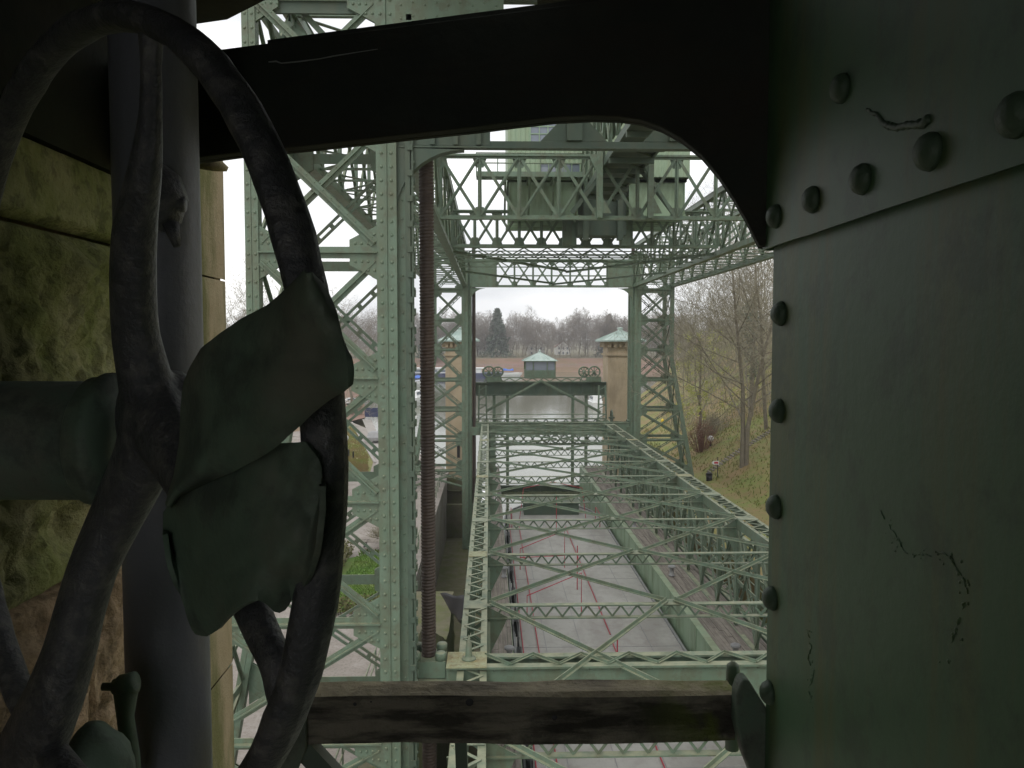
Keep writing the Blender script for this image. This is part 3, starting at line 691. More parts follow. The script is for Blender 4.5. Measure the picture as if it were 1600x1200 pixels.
# spindle beams: near and far
for y, dep, far in ((18.7, 1.5, False), (YF+.6, 1.1, True)):
    xa, xb = (SPX+.45, 13.3) if not far else (U(745, 670, y).x, U(982, 670, y).x)
    zt = TZ+.1
    m = MB(); m.box(xa, xb, y-.42, y-.18, zt-.05, zt); m.box(xa, xb, y+.18, y+.42, zt-.05, zt)
    m.box(xa, xb, y-.31, y-.28, zt-dep, zt-.051); m.box(xa, xb, y+.28, y+.31, zt-dep, zt-.051)
    m.box(xa, xb, y-.42, y-.18, zt-dep-.05, zt-dep); m.box(xa, xb, y+.18, y+.42, zt-dep-.05, zt-dep)
    n = int((xb-xa)/.62)
    for k in range(n):
        p = xa+.9+(xb-xa-.9)*k/n; q = xa+.9+(xb-xa-.9)*(k+1)/n
        s = (-.3, .3) if k % 2 else (.3, -.3)
        m.beam((p, y+s[0], zt), (q, y+s[1], zt), .09, .014, (0, 0, 1), .012+.015*(k % 2)); m.beam((p, y+s[0], zt), (q, y+s[1], zt), .012, .06, (0, 0, 1), .045)
    for k in range(int((xb-xa)/.25)): m.dome((xa+.12+k*.25, y-.31, zt-.12), (0, -1, 0), .025, .7, 5, 1)
    sb = m.build('spindle_beam', M_green, trough)
    for sx in ((SPX,) if not far else (U(740.5, 560, y).x, U(988, 560, y).x)):
        m = MB(); m.box(sx-.42, sx+.42, y-.1, y+.72, zt-.38, zt+.02); m.box(sx-.5, sx+.5, y-.45, y+.8, zt-dep-.05, zt-.40)
        for k in range(8): m.dome((sx-.44+k*.125, y-.45, zt-.5), (0, -1, 0), .025, .7, 5, 1)
        nb_ = m.build('nut_box', M_green, trough)
        for p in (-.3, .3):
            for q in (0.02, .6):
                mm = MB(); mm.lathe((sx+p, y+q, zt+.02), [(.13, 0), (.13, .16), (.11, .19), (.02, .2)], 14); mm.build('bolt', M_greenD if p < 0 and q > .3 else M_green, nb_, True)
    if not far:
        m = MB(); m.box(xa, xa+.95, y-.46, y+.46, zt+.003, zt+.035)
        for k in range(5):
            for q in range(4):
                if not (1 < k < 4 and 0 < q < 3): m.dome((xa+.12+k*.14, y-.34+q*.22, zt+.035), (0, 0, 1), .028, .7, 6, 2)
        for k in range(12): m.dome((xa+.52+.22*math.cos(k*.524), y+.22*math.sin(k*.524), zt+.035), (0, 0, 1), .022, .7, 6, 2)
        m.build('top_plate', M_greenR, trough)
        m = MB(); m.lathe((xa+.52, y, zt+.036), [(.17, 0), (.17, .03), (.1, .05), (.085, .1), (.065, .42), (.03, .44), (.03, .56), (.005, .57)], 14); m.build('pin', M_green, trough, True)
# tank walls, walkways
BX0, BX1 = 1.12, 8.75
m = MB(); m.box(BX1+.22, BX1+.34, YT0, YT1-.8, -17.2, WKZ-.05); m.box(BX1+.18, BX1+.5, YT0, YT1-.8, WKZ-.049, WKZ+.02)
for k in range(8): y = YT0+k*9.3; m.box(BX1+.2, BX1+.22, y, y+.1, -17, WKZ-.08)
m.build('tank_wall', M_greenT, trough)
m = MB(); m.box(BX0-.30, BX0-.18, YT0, YT1-.8, -17.2, WKZ-.05); m.build('tank_wall', M_greenT, trough)
m = MB(); m.box(BX0-.18, BX1+.22, YT0, YT1-.5, -17.4, -17.2); m.build('tank_floor', M_greenD, trough)
m = MB(); m.box(BX0-.3, BX1+.3, YT1-.8, YT1-.5, -17.2, -14.6); m.box(BX0-.4, BX1+.4, YT1-.9, YT1-.4, -14.6, -14.4)
for k in range(14): x = BX0+k*.56; m.box(x, x+.08, YT1-.95, YT1-.8, -17, -14.6)
m.build('end_gate', M_greenD, trough)
m = MB(); m.grid([[(x, y, -15.0) for x in (BX0-.18, BX1+.22)] for y in (YT0, YT1-.8)]); m.build('trough_water', M_water, trough)
for x0, x1 in ((TL1+.05, BX0-.12), (BX1+.52, TR1-.15)):
    m = MB(); w = .19; n = int((x1-x0)/w)
    for i in range(n):
        x = x0+i*w; y = YT0
        while y < YT1-1:
            L_ = rnd.uniform(3, 5.5); z = WKZ-rnd.uniform(0, .03); m.box(x+.008, x+w-.008, y, min(y+L_-.03, YT1-1), z-.06, z); y += L_
    wk = m.build('walkway', M_plank, trough)
    xb = x0+.35 if x0 > 5 else x1-.25
    for y in (30.5, 41.5, 52.5, 63.5):
        m = MB(); m.lathe((xb, y, WKZ), [(.17, 0), (.17, .04), (.12, .06), (.11, .4), (.2, .44), (.2, .52), (.16, .55), (.02, .56)], 14); m.build('bollard', M_steel, wk, True)
m = MB()
for x, z in ((10.55, -12.4), (11.3, -12.2), (11.9, -12.6), (12.5, -12.9), (12.9, -11.9)): m.tube([(x, YT0, z), (x, YT1-2, z)], .035, 6)
m.build('pipe_run', M_green, trough)
# outer row of inclined struts on the right side
m = MB()
for i in range(14):
    y = 22+i*4.1
    m.tee((11.6, y, TZ-.5), (13.6, y, WKZ), .2, .03, (0, 1, 0), 0, .5); m.tee((13.6, y, -10.8), (11.6, y, WKZ+.2), .14, .03, (0, 1, 0), .05, .5); m.tee((13.6, y, WKZ-.3), (13.6, y, -10.6), .22, .03, (0, 1, 0), 0, .5)
    for k in range(7): m.beam((13.5, y, WKZ+k*.5), (13.7, y+.5, WKZ+k*.5+.25), .06, .03, (1, 0, 0))
    m.tee((13.6, y, WKZ+.2), (13.6, y+4, -10.8), .12, .02, (1, 0, 0), 0, .5)
m.box(13.5, 13.7, 20, 79, -10.7, -10.5)
m.build('outrigger_struts', M_green, trough)
m = MB()
y = 21.0
while y < 79: m.box(11.7, 14.6, y, y+.28, -15.1, -15.0); y += .34
m.build('lower_walkway', M_plank, trough)
# portal frame standing on the far end of the trough, with its tie bars and wheels
yp = 79.0
pf = []
for u in (754, 941):
    x = U(u, 620, yp).x
    m = MB()
    for dx in (-.32, .32): m.beam((x+dx*1.3, yp, -8.4), (x+dx, yp, -4.4), .14, .3, (0, 1, 0))
    for k in range(8): z = -8.1+k*.46; m.beam((x-.36, yp, z), (x+.34, yp, z+.4 if k % 2 else z-.05), .09, .04, (0, 1, 0))
    m.box(x-.5, x+.5, yp-.4, yp+.4, -9.2, -8.0)
    m.build('gantry_post', M_green, trough)
    s = -1 if u < 800 else 1; cx = x+s*.95
    m = MB(); m.tube([(cx, yp+math.cos(a*.3927)*.75, -7.6+math.sin(a*.3927)*.75) for a in range(16)], .07, 6, closed=True)
    for k in range(4): a = k*.785; m.beam((cx, yp-math.cos(a)*.72, -7.6-math.sin(a)*.72), (cx, yp+math.cos(a)*.72, -7.6+math.sin(a)*.72), .08, .05+.004*k, (1, 0, 0))
    m.tube([(cx-.3, yp, -7.6), (cx+.3, yp, -7.6)], .1, 8); m.build('guide_wheel', M_greenD, trough)
ap = U(845, 595, yp)
for u, v in ((760, 642), (938, 644)):
    m = MB(); m.tee(U(u, v, yp), ap, .26, .05, (0, -1, 0), .1 if u < 800 else .16, .5); m.build('tie_bar', M_green, trough)
m = MB(); xa, xb = U(744, 660, yp).x, U(946, 660, yp).x
m.box(xa, xb, yp-.2, yp+.2, -8.45, -8.3); m.box(xa, xb, yp-.2, yp+.2, -7.75, -7.65)
for k in range(26): p = xa+(xb-xa)*k/26; m.beam((p, yp, -8.3 if k % 2 else -7.75), (p+(xb-xa)/26, yp, -7.75 if k % 2 else -8.3), .1, .05, (0, 1, 0))
m.tube([(xa, yp-.5, -7.2), (xb, yp-.5, -7.2)], .05, 6)
m.build('gantry_beam', M_green, trough)
m = MB(); m.box(U(770, 680, 76).x, U(975, 680, 76).x, 75.6, 75.9, -9.9, -9.7)
for k in range(7):
    x0 = U(782, 680, 76).x+k*1.75
    for s in (0, 1):
        m.tube([(x0+1.75*j/8, 75.75+.12*s, -9.3+(.42 if s else -.42)*math.cos(2*math.pi*(j/8))*.9) for j in range(9)], .07, 5)
m.build('curved_lattice', M_green, trough)

# ================================================================== BARGE
brg = thing('barge', 'flat grey decked barge with red pipe frames, lying in the trough', 'barge', (4.9, 40, -14))
DZ = -13.9; cx = (BX0+BX1)/2; hw = (BX1-BX0)/2-.02
out = [(cx-hw, 14), (cx-hw, 61)]+[(cx-hw*math.cos(R(a)), 61+7*math.sin(R(a))) for a in range(10, 171, 10)]+[(cx+hw, 61), (cx+hw, 14)]
m = MB(); m.prism([(x, y, DZ) for x, y in out], (0, 0, -2.6)); hull = m.build('hull', M_deck, brg)
m = MB()
for (x0, y0), (x1, y1) in zip(out[:-1], out[1:]): m.beam((x0, y0, DZ), (x1, y1, DZ), .1, .12, (0, 0, 1), .062)
m.build('gunwale', M_steel, brg)
m = MB()
for k in range(9): y = 20+k*5.2; m.box(cx-hw+.1, cx+hw-.1, y, y+.03, DZ+.003, DZ+.010)
for k in range(4): m.box(cx-hw+1.4+k*1.6, cx-hw+1.43+k*1.6, 16, 61, DZ+.002, DZ+.012)
m.build('deck_seams', M_steel, brg)
m = MB(); xe = cx-hw+.12
for k in range(22):
    y = 16+k*2.1; m.tube([(xe, y, DZ), (xe, y, DZ+.75)], .045, 6)
    if k % 2 == 0: m.box(xe-.1, xe+.1, y+.3, y+1.4, DZ+.02, DZ+.6)
m.tube([(xe, 16, DZ+.75), (xe, 61, DZ+.75)], .03, 6)
m.build('railing', M_black, brg)
rg = random.Random(5)
def red(pts): 
    m = MB(); m.tube(pts, .026, 6); m.build('red_pipe', M_red, brg)
for x in (cx-hw+.35, cx-hw+1.05): red([(x, 17, DZ+.06), (x+.0, 60, DZ+.06)])
for y in (27.5, 39, 48):
    xa, xb = cx-hw+.7, cx-.35
    red([(xa, y, DZ), (xa, y, DZ+1.3), (xb, y+.4, DZ+2.3), (xb, y+.4, DZ)])
    red([(xa, y, DZ+.75), (xb, y+.4, DZ+.75)])
for y0, y1 in ((20, 36), (37, 59)): red([(cx+.75, y0, DZ+.05), (cx+.7, y1, DZ+.05)])
for y in (30, 44, 58): red([(cx-.05, y, DZ), (cx-.05, y, DZ+2.5)])
red([(cx-hw+.2, 29, DZ+.05), (cx-hw+1.6, 29, DZ+.05), (cx-hw+1.6, 29, DZ+1.1)])
red([(cx-2.6, 62, DZ), (cx-2.3, 62, DZ+2.4), (cx, 62, DZ+2.9), (cx+2.3, 62, DZ+2.4), (cx+2.6, 62, DZ)])
red([(cx-hw+.5, 59, DZ), (cx-hw+.5, 59, DZ+1.0), (cx-hw+.5, 61.5, DZ+1.0), (cx-hw+.5, 61.5, DZ)])
red([(cx+hw-.5, 59, DZ), (cx+hw-.5, 59, DZ+1.0), (cx+hw-.5, 61.5, DZ+1.0), (cx+hw-.5, 61.5, DZ)])
m = MB(); m.box(cx-2.2, cx+2.2, 63.3, 65.6, DZ, DZ+.9); m.box(cx-2.3, cx+2.3, 63.2, 65.7, DZ+.9, DZ+.97); m.build('bow_hatch', M_greenD, brg)

# ================================================================== LOWER GATE AND STONE PIERS
yg = 86.0
gt = thing('lift_gate', 'raised green plate gate hung between the two stone piers', 'gate', (5.5, yg, -5.6))
xa, xb = U(742, 600, yg).x, U(947, 600, yg).x
m = MB(); m.box(xa, xb, yg-.1, yg+.3, -5.7, -4.55); m.box(xa, xb, yg-.3, yg+.5, -4.549, -4.4); m.box(xa, xb, yg-.3, yg+.5, -5.85, -5.701)
for k in range(12): x = xa+(xb-xa)*k/11; m.box(x-.06, x+.06, yg-.25, yg-.1, -5.7, -4.55)
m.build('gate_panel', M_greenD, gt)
m = MB(); xc, xd = U(760, 590, yg).x, U(938, 590, yg).x
m.box(xc, xd, yg-.6, yg-.5, -3.95, -3.85); m.box(xc, xd, yg-.6, yg-.5, -4.4, -4.3)
for k in range(20): p = xc+(xd-xc)*k/20; m.beam((p, yg-.55, -4.3 if k % 2 else -3.95), (p+(xd-xc)/20, yg-.55, -3.95 if k % 2 else -4.3), .1, .04, (0, 1, 0))
for p, q in ((xc, xc+1.6), (xd-1.6, xd)): m.box(p, q, yg-.65, yg-.61, -4.35, -3.8)
m.build('lattice_parapet', M_green, gt)
for u in (764, 778, 913, 928):
    x = U(u, 581, yg).x; z = U(u, 581, yg).z; r_ = .62 if u in (764, 928) else .55
    m = MB(); m.tube([(x+r_*math.cos(a*.314), yg-.2+(.5 if u in (778, 913) else 0), z+r_*.95*math.sin(a*.314)) for a in range(20)], .09, 6, closed=True)
    for k in range(4): a = k*.785; yy = yg-.2+(.5 if u in (778, 913) else 0); m.beam((x-math.cos(a)*r_, yy, z-math.sin(a)*r_), (x+math.cos(a)*r_, yy, z+math.sin(a)*r_), .09, .05+.004*k, (0, 1, 0))
    m.tube([(x, yg-.5, z), (x, yg+.6, z)], .12, 8)
    m.beam((x-.5, yg-.1, -4.4), (x, yg-.1, z), .12, .1, (0, 1, 0)); m.beam((x+.5, yg-.1, -4.4), (x, yg-.1, z), .12, .12, (0, 1, 0))
    m.build('pulley_wheel', M_green, gt)
x0, x1 = U(820, 570, yg).x, U(868, 570, yg).x; zc0, zc1 = U(820, 587, yg).z-.3, U(820, 564, yg).z
m = MB(); m.box(x0, x1, yg-.3, yg+2.4, zc0, zc0+.9)
for x in (x0, x0+.85, x1-.97, x1-.12): m.box(x, x+.12, yg-.3, yg-.18, zc0+.9, zc1)
m.box(x0, x1, yg-.28, yg+2.38, zc1-.12, zc1); m.box(x0, x0+.1, yg+2.2, yg+2.4, zc0+.9, zc1-.12); m.box(x1-.1, x1, yg+2.2, yg+2.4, zc0+.9, zc1-.12)
cab = m.build('cabin', M_green, gt)
m = MB(); m.box(x0+.12, x1-.12, yg-.25, yg-.22, zc0+.9, zc1-.12); m.box(x0+.12, x1-.12, yg+2.3, yg+2.33, zc0+.9, zc1-.12); m.build('pane', M_glass, cab)
m = MB(); c_ = ((x0+x1)/2, yg+1.05); zz = zc1+.002
e = [(x0-.25, yg-.6, zz), (x1+.25, yg-.6, zz), (x1+.25, yg+2.7, zz), (x0-.25, yg+2.7, zz)]
ap = (c_[0], c_[1], U(843, 550, yg).z)
m.add(e+[ap], [(0, 1, 4), (1, 2, 4), (2, 3, 4), (3, 0, 4), (3, 2, 1, 0)])
for i in range(4):
    a, b = V(*e[i]), V(*e[(i+1) % 4])
    for k in range(5): m.tube([a.lerp(b, k/5)+V(0, 0, .02), V(*ap)], .03, 4)
m.lathe(ap, [(.1, -.05), (.12, .1), (.02, .3)], 8)
m.build('roof', M_copper, cab)
for u in (772, 793, 895, 916):
    m = MB(); p = U(u, 640, yg); m.box(p.x-.16, p.x+.16, yg, yg+.3, WZ-1, -5.86); m.build('guide_post', M_green, gt)
def pier(label, x0, x1, yg_):
    t = thing('stone_pier', label, 'gate pier', ((x0+x1)/2, yg_, WZ), 'stone gate piers')
    y0, y1 = yg_-1.2, yg_+2.6; m = MB()
    zt = -1.55; z = WZ-1
    hgt = .62
    while z < zt-.01:
        z2 = min(z+hgt, zt); m.box(x0, x1, y0, y1, z, z2-.025); m.box(x0+.02, x1-.02, y0+.02, y1-.02, z2-.025, z2); z = z2
    m.build('shaft', M_stoneF, t)
    m = MB(); m.box(x0-.15, x1+.15, y0-.15, y1+.15, zt+.001, zt+.22); m.box(x0+.02, x1-.02, y0+.02, y1-.02, zt+.22, zt+1.3); m.box(x0-.25, x1+.25, y0-.25, y1+.25, zt+1.3, zt+1.5)
    n = 6
    for k in range(n):
        x = x0+(x1-x0-.3)*k/(n-1); m.box(x, x+.3, y0-.35, y0+.02, zt+.9, zt+1.299)
        y = y0+(y1-y0-.3)*k/(n-1); m.box(x0-.35, x0+.02, y, y+.3, zt+.9, zt+1.298); m.box(x1-.02, x1+.35, y, y+.3, zt+.9, zt+1.298)
    m.build('cornice', M_stoneF, t)
    m = MB(); zz = zt+1.501; ex = .75
    e = [(x0-ex, y0-ex, zz), (x1+ex, y0-ex, zz), (x1+ex, y1+ex, zz), (x0-ex, y1+ex, zz)]; ap = ((x0+x1)/2, (y0+y1)/2, zz+1.25)
    e2 = [(a, b, c+.14) for a, b, c in e]
    m.add(e+e2+[ap], [(3, 2, 1, 0), (0, 1, 5, 4), (1, 2, 6, 5), (2, 3, 7, 6), (3, 0, 4, 7), (4, 5, 8), (5, 6, 8), (6, 7, 8), (7, 4, 8)])
    for i in range(4):
        a, b = V(*e2[i]), V(*e2[(i+1) % 4])
        for k in range(7): m.tube([a.lerp(b, k/7)+V(0, 0, .02), lerp(a.lerp(b, k/7), ap, .9 if k else 1)+V(0, 0, .03)], .035, 4)
    m.lathe(ap, [(.28, -.12), (.28, .15), (.34, .16), (.34, .24), (.05, .3)], 10)
    m.build('roof', M_copper, t)
    m = MB(); m.box(x0+1.2, x0+1.5, y0-.03, y0+.1, -10.6, -9.9); m.box(x0+1.2, x0+1.5, y0-.035, y0+.1, -12.4, -11.0); m.build('slit_window', M_black, t)
    return t
pier('square sandstone gate pier with copper roof, seen through the left lattice tower', U(697, 600, yg).x, U(738, 600, yg).x, yg)
pier('square sandstone gate pier with copper roof, beside the right spindle', U(947, 600, yg).x, U(993, 600, yg).x, yg)

# chamber side wall, mossy abutment and black tarpaulin
m = MB()
rows = []
for i in range(16):
    y = 20.6+i*1.52; zt = -8.2 if y < 23 else max(GZ-.05, -8.2-(y-23)*.42)
    rows.append([(-1.98+.07*noise.noise(V(0, y*.9, zt+j*1.7)), y, -19.4+(zt+19.4)*j/16) for j in range(17)]+[(-2.62, y, zt+.02), (-2.64, y, GZ-.03), (-4.4, y, GZ-.03)])
m.grid(rows); m.box(-2.62, -2.05, 20.5, 20.59, -19.4, -8.2)
o = m.build('abutment_wall', M_conc); tag(o, 'mossy stepped abutment wall below the near lattice tower, beside the trough', 'wall')
m = MB(); p0 = U(693, 930, 30)
rows = [[lerp(lerp(U(688, 927, 33), U(727, 931, 31.5), k/8), lerp(U(706, 958, 32.5), U(724, 977, 31.3), k/8), j/6)+V(0, .06*math.sin(k*1.1+j*.8), .03*math.sin(k*.9)) for k in range(9)] for j in range(7)]
m.grid(rows); o = m.build('tarpaulin', M_black, None, True, solid=.02); tag(o, 'black tarpaulin hanging beside the left edge of the trough', 'tarpaulin')

m = MB(); m.box(-4.4, -.95, 80, 80.5, -19.4, GZ-.05); m.box(10.0, 15.7, 80, 80.5, -19.4, GZ-.05); o = m.build('wing_wall', M_conc); tag(o, 'low concrete wing wall closing the chamber behind the trough end', 'wall')
# ================================================================== QUAY: small things on the left
def boat(label, loc, L, w, h, rotz, cabin=True, tarp=False, band=False):
    t = thing('motor_boat', label, 'boat', loc); c = Vector(loc)
    Rm = Matrix.Rotation(rotz, 3, 'Z')
    def T(x, y, z): return c+Rm @ V(x, y, z)
    m = MB(); rws = []
    for z, k in ((-.3, .7), (h*.5, .95), (h, 1.0)):
        rws.append([T(L*.5*k, 0, z), T(L*.3, w*.42*k, z), T(0, w*.5*k, z), T(-L*.48, w*.46*k, z), T(-L*.48, -w*.46*k, z), T(0, -w*.5*k, z), T(L*.3, -w*.42*k, z), T(L*.5*k, 0, z)])
    m.grid(rws); m.add(rws[-1][:-1], [tuple(range(7))]); m.build('hull', M_white, t)
    if band:
        m = MB(); r2 = [[T(*(V(p.x-c.x, p.y-c.y, 0).to_tuple())) for p in ()]]; 
    if cabin:
        m = MB(); x0, x1, cw_ = -L*.3, L*.18, w*.36
        m.add([T(x0, -cw_, h), T(x1+.6, -cw_, h), T(x1+.6, cw_, h), T(x0, cw_, h), T(x0+.2, -cw_*.85, h+1.3), T(x1-.3, -cw_*.85, h+1.3), T(x1-.3, cw_*.85, h+1.3), T(x0+.2, cw_*.85, h+1.3)], [(4, 5, 6, 7), (0, 1, 5, 4), (1, 2, 6, 5), (2, 3, 7, 6), (3, 0, 4, 7)])
        cb = m.build('cabin', M_white, t)
        m = MB()
        for s in (-1, 1):
            m.add([T(x0+.3, s*(cw_*.95), h+.5), T(x1, s*(cw_*.95), h+.5), T(x1-.3, s*(cw_*.89), h+1.1), T(x0+.3, s*(cw_*.89), h+1.1)], [(0, 1, 2, 3)])
        m.build('window', M_glass, cb)
    if tarp:
        m = MB(); rg = random.Random(3)
        m.grid([[T(-L*.45+L*.5*i/6, w*(j/4-.5)*.9, h+.9+.9*math.sin(math.pi*j/4)*(.7+.3*math.sin(i*1.3))) for j in range(5)] for i in range(7)]); m.build('cover', M_bluet, t, True, solid=.03)
    return t
p = PZ(652, 604, WZ); boat('white motor boat under a bright blue tarpaulin, moored left of the spindle', (p.x, p.y, WZ), 12, 4, 2.0, 1.2, False, True)
p = PZ(650, 632, WZ); boat('white cabin cruiser moored nearest the quay, left of the spindle', (p.x, p.y, WZ), 13, 4.2, 2.0, 1.35)
p = PZ(1046, 632, WZ); boat('small white cabin boat moored behind the right lattice tower', (p.x+4, p.y, WZ), 9, 3, 1.3, 1.8)
p = PZ(930, 636, WZ); boat('small white motor boat moored beside the right stone pier', (p.x, p.y, WZ), 10, 3, 1.4, 1.6)
p = PZ(800, 588, WZ); boat('small white boat with a blue cover on the far water, left of the gate cabin', (p.x, p.y, WZ), 9, 4, 1.6, .1, False, True)
t = thing('passenger_ship', 'long low ship with dark blue side and white roof at the far quay', 'ship', tuple(PZ(680, 592, WZ)))
p = PZ(680, 592, WZ); x0, x1 = p.x-60, U(768, 590, p.y).x
m = MB(); m.prism([(x0, p.y, WZ-.5), (x0-3, p.y, WZ+2.1), (x1+5, p.y, WZ+2.3), (x1, p.y, WZ-.5)], (0, 9, 0)); m.build('hull', M_blue, t)
m = MB(); m.box(x0+2, x1-4, p.y+.8, p.y+8, WZ+2.2, WZ+4.0); m.box(x0+1, x1-3, p.y+.4, p.y+8.4, WZ+4.0, WZ+4.3); c_ = m.build('cabin', M_white, t)
m = MB()
for k in range(int((x1-x0-12)/3.2)): m.box(x0+4+k*3.2, x0+6.4+k*3.2, p.y+.75, p.y+.9, WZ+2.6, WZ+3.6)
m.build('window', M_glass, c_)
def car(label, loc, rotz, body):
    t = thing('parked_car', label, 'car', loc); c = Vector(loc); Rm = Matrix.Rotation(rotz, 3, 'Z')
    def T(x, y, z): return c+Rm @ V(x, y, z)
    m = MB(); pr = [(-2.1, .35), (-2.15, .8), (-1.9, .95), (-1.5, 1.42), (.2, 1.45), (.95, .98), (2.0, .85), (2.15, .55), (2.1, .35)]
    m.prism([T(x, -.85, z) for x, z in pr], Rm @ V(0, 1.7, 0)); b = m.build('body', body, t, bevel=.05)
    m = MB()
    for s in (-.86, .86): m.add([T(-1.5, s, 1.0), T(.75, s, 1.0), T(.15, s, 1.38), T(-1.35, s, 1.38)], [(0, 1, 2, 3)])
    m.add([T(.26, -.7, 1.41), T(.26, .7, 1.41), T(.93, .75, 1.02), T(.93, -.75, 1.02)], [(0, 1, 2, 3)]); m.build('window', M_glass, b)
    for x in (-1.35, 1.35):
        for s in (-1, 1):
            m = MB(); m.lathe(T(x, s*.7, .32), [(.18, -.1), (.32, -.09), (.32, .09), (.18, .1)], 14, Rm @ V(0, 1, 0)); m.build('wheel', M_black, t)
p = PZ(590, 690, GZ); car('small grey car parked on the grey path below the blue fence', (p.x, p.y, GZ), 1.4, M_steel)
p = PZ(553, 632, GZ); car('white car parked far off among the bare trees on the left', (p.x, p.y, hillL(p.x, p.y)), .3, M_white)
t = thing('blue_fence', 'blue banner fence at the head of the path', 'fence', tuple(PZ(585, 656, GZ)))
a, b = PZ(570, 656, GZ), PZ(602, 656, GZ)
m = MB(); m.beam(a+V(0, 0, 1.3), b+V(0, 0, 1.3), 1.6, .05, (0, 1, 0)); m.build('banner', M_blue, t)
for k in range(6): m = MB(); q = a.lerp(b, k/5); m.tube([q+V(0, .06, -.1), q+V(0, .06, 2.3)], .05, 6); m.build('post', M_steel, t)
# lamp posts, bench table
def lamp(label, loc, h):
    t = thing('street_lamp', label, 'street lamp', loc, 'globe street lamps'); o = Vector(loc)
    m = MB(); m.lathe(o, [(.1, -.2), (.1, .5), (.05, .6), (.045, h)], 8); m.build('pole', M_black, t, True)
    m = MB(); m.lathe(o+V(0, 0, h), [(.08, 0), (.26, .12), (.36, .33), (.28, .56), (.1, .66)], 12); m.build('globe', M_white, t, True); return t
for lab, u, v, Y in (('white globe lamp on the slope, the nearer of the pair', 1110, 718, 88), ('white globe lamp on the slope, the farther of the pair', 1122, 712, 96)):
    p = U(u, v, Y); z = hillR(p.x, Y); lamp(lab, (p.x, Y, z), U(u, 690, Y).z-z)
p = PZ(540, 745, GZ); lamp('globe lamp on the yellowish grass verge left of the path', (p.x, p.y, GZ), 3.6)
for i, (u, v) in enumerate(((545, 715), (552, 718), (534, 728))):
    p = PZ(u, v, GZ); m = MB(); m.lathe(p, [(.09, -.1), (.09, .9), (.03, .98)], 8); o = m.build('bollard', M_black); tag(o, 'thin dark bollard standing on the yellowish grass verge', 'bollard', 'bollards on the verge')
p = PZ(588, 862, GZ)
t = thing('picnic_table', 'dark slatted picnic table on the gravel above the lawn', 'table', tuple(p))
m = MB()
for k in range(4): m.box(p.x-1, p.x+1, p.y-.4+k*.2, p.y-.24+k*.2, GZ+.72, GZ+.76)
m.build('tabletop', M_plank, t)
for s in (-1, 1):
    m = MB(); m.box(p.x-1, p.x+1, p.y+s*.85-.13, p.y+s*.85+.13, GZ+.43, GZ+.47); m.build('seat', M_plank, t)
    m = MB(); m.beam((p.x+s*.7, p.y-.9, GZ), (p.x+s*.7, p.y+.3, GZ+.715), .08, .06, (1, 0, 0)); m.beam((p.x+s*.7, p.y+.9, GZ), (p.x+s*.7, p.y-.3, GZ+.715), .08, .06, (1, 0, 0), .065); m.beam((p.x+s*.7, p.y-.9, GZ+.39), (p.x+s*.7, p.y+.9, GZ+.39), .07, .06, (1, 0, 0), -.065); m.build('leg', M_black, t)
t = thing('metal_railing', 'thin green railing round the chamber edge behind the table', 'railing', tuple(PZ(600, 880, GZ)))
m = MB(); a, b = V(-4.7, 20, GZ), V(-4.7, 82, GZ)
for z in (.55, 1.05): m.tube([a+V(0, 0, z), b+V(0, 0, z)], .03, 6)
m.build('rail', M_green, t)
for k in range(26): m = MB(); q = a.lerp(b, k/25); m.tube([q, q+V(0, 0, 1.05)], .035, 6); m.build('post', M_green, t)

# ================================================================== RIGHT SLOPE
p = PZ(1035, 676, GZ)
m = MB(); m.lathe(p, [(.3, -.1), (.3, .1), (.16, .12), (.15, 1.6), (.22, 1.65), (.2, 2.0), (.03, 2.1)], 12); o = m.build('hydrant_post', M_yellow, None, True); tag(o, 'bright yellow post on the quay behind the right lattice tower', 'post')
Y = 76; p = U(1108, 757, Y); gz = hillR(p.x, Y)
t = thing('litter_bin', 'black litter bin beside the signpost at the foot of the slope', 'litter bin', (p.x, Y, gz))
m = MB(); m.lathe((p.x, Y, gz), [(.28, -.05), (.30, .75)], 14); m.build('drum', M_black, t, True)
m = MB(); m.lathe((p.x, Y, gz+.751), [(.33, 0), (.33, .1), (.2, .2), (.02, .24)], 14); m.build('lid', M_black, t, True)
p = U(1121, 758, Y); gz = hillR(p.x, Y)
t = thing('signpost', 'red and white arrow sign on a thin dark post at the foot of the slope', 'signpost', (p.x, Y, gz))
m = MB(); m.tube([(p.x, Y, gz-.2), (p.x, Y, gz+1.95)], .04, 8); m.build('post', M_black, t)
m = MB(); m.prism([(p.x+.1, Y-.06, gz+1.25), (p.x-.45, Y-.06, gz+1.25), (p.x-.6, Y-.06, gz+1.42), (p.x-.45, Y-.06, gz+1.6), (p.x+.1, Y-.06, gz+1.6)], (0, .03, 0)); bd = m.build('board', M_white, t)
m = MB(); m.box(p.x-.36, p.x+.02, Y-.072, Y-.061, gz+1.33, gz+1.52); m.build('arrow_mark', M_red, bd)
t = thing('hillside_steps', 'flight of timber edged steps climbing the grassy slope', 'steps', tuple(U(1118, 745, 80)))
m = MB()
for k in range(30):
    q = k/29; x = 22.0+q*9.5; y = 79+q*4; z = hillR(x, y)
    m.box(x-.09, x+.09, y-.6, y+.6, z-.25, z+.09)
m.build('treads', M_plank, t)
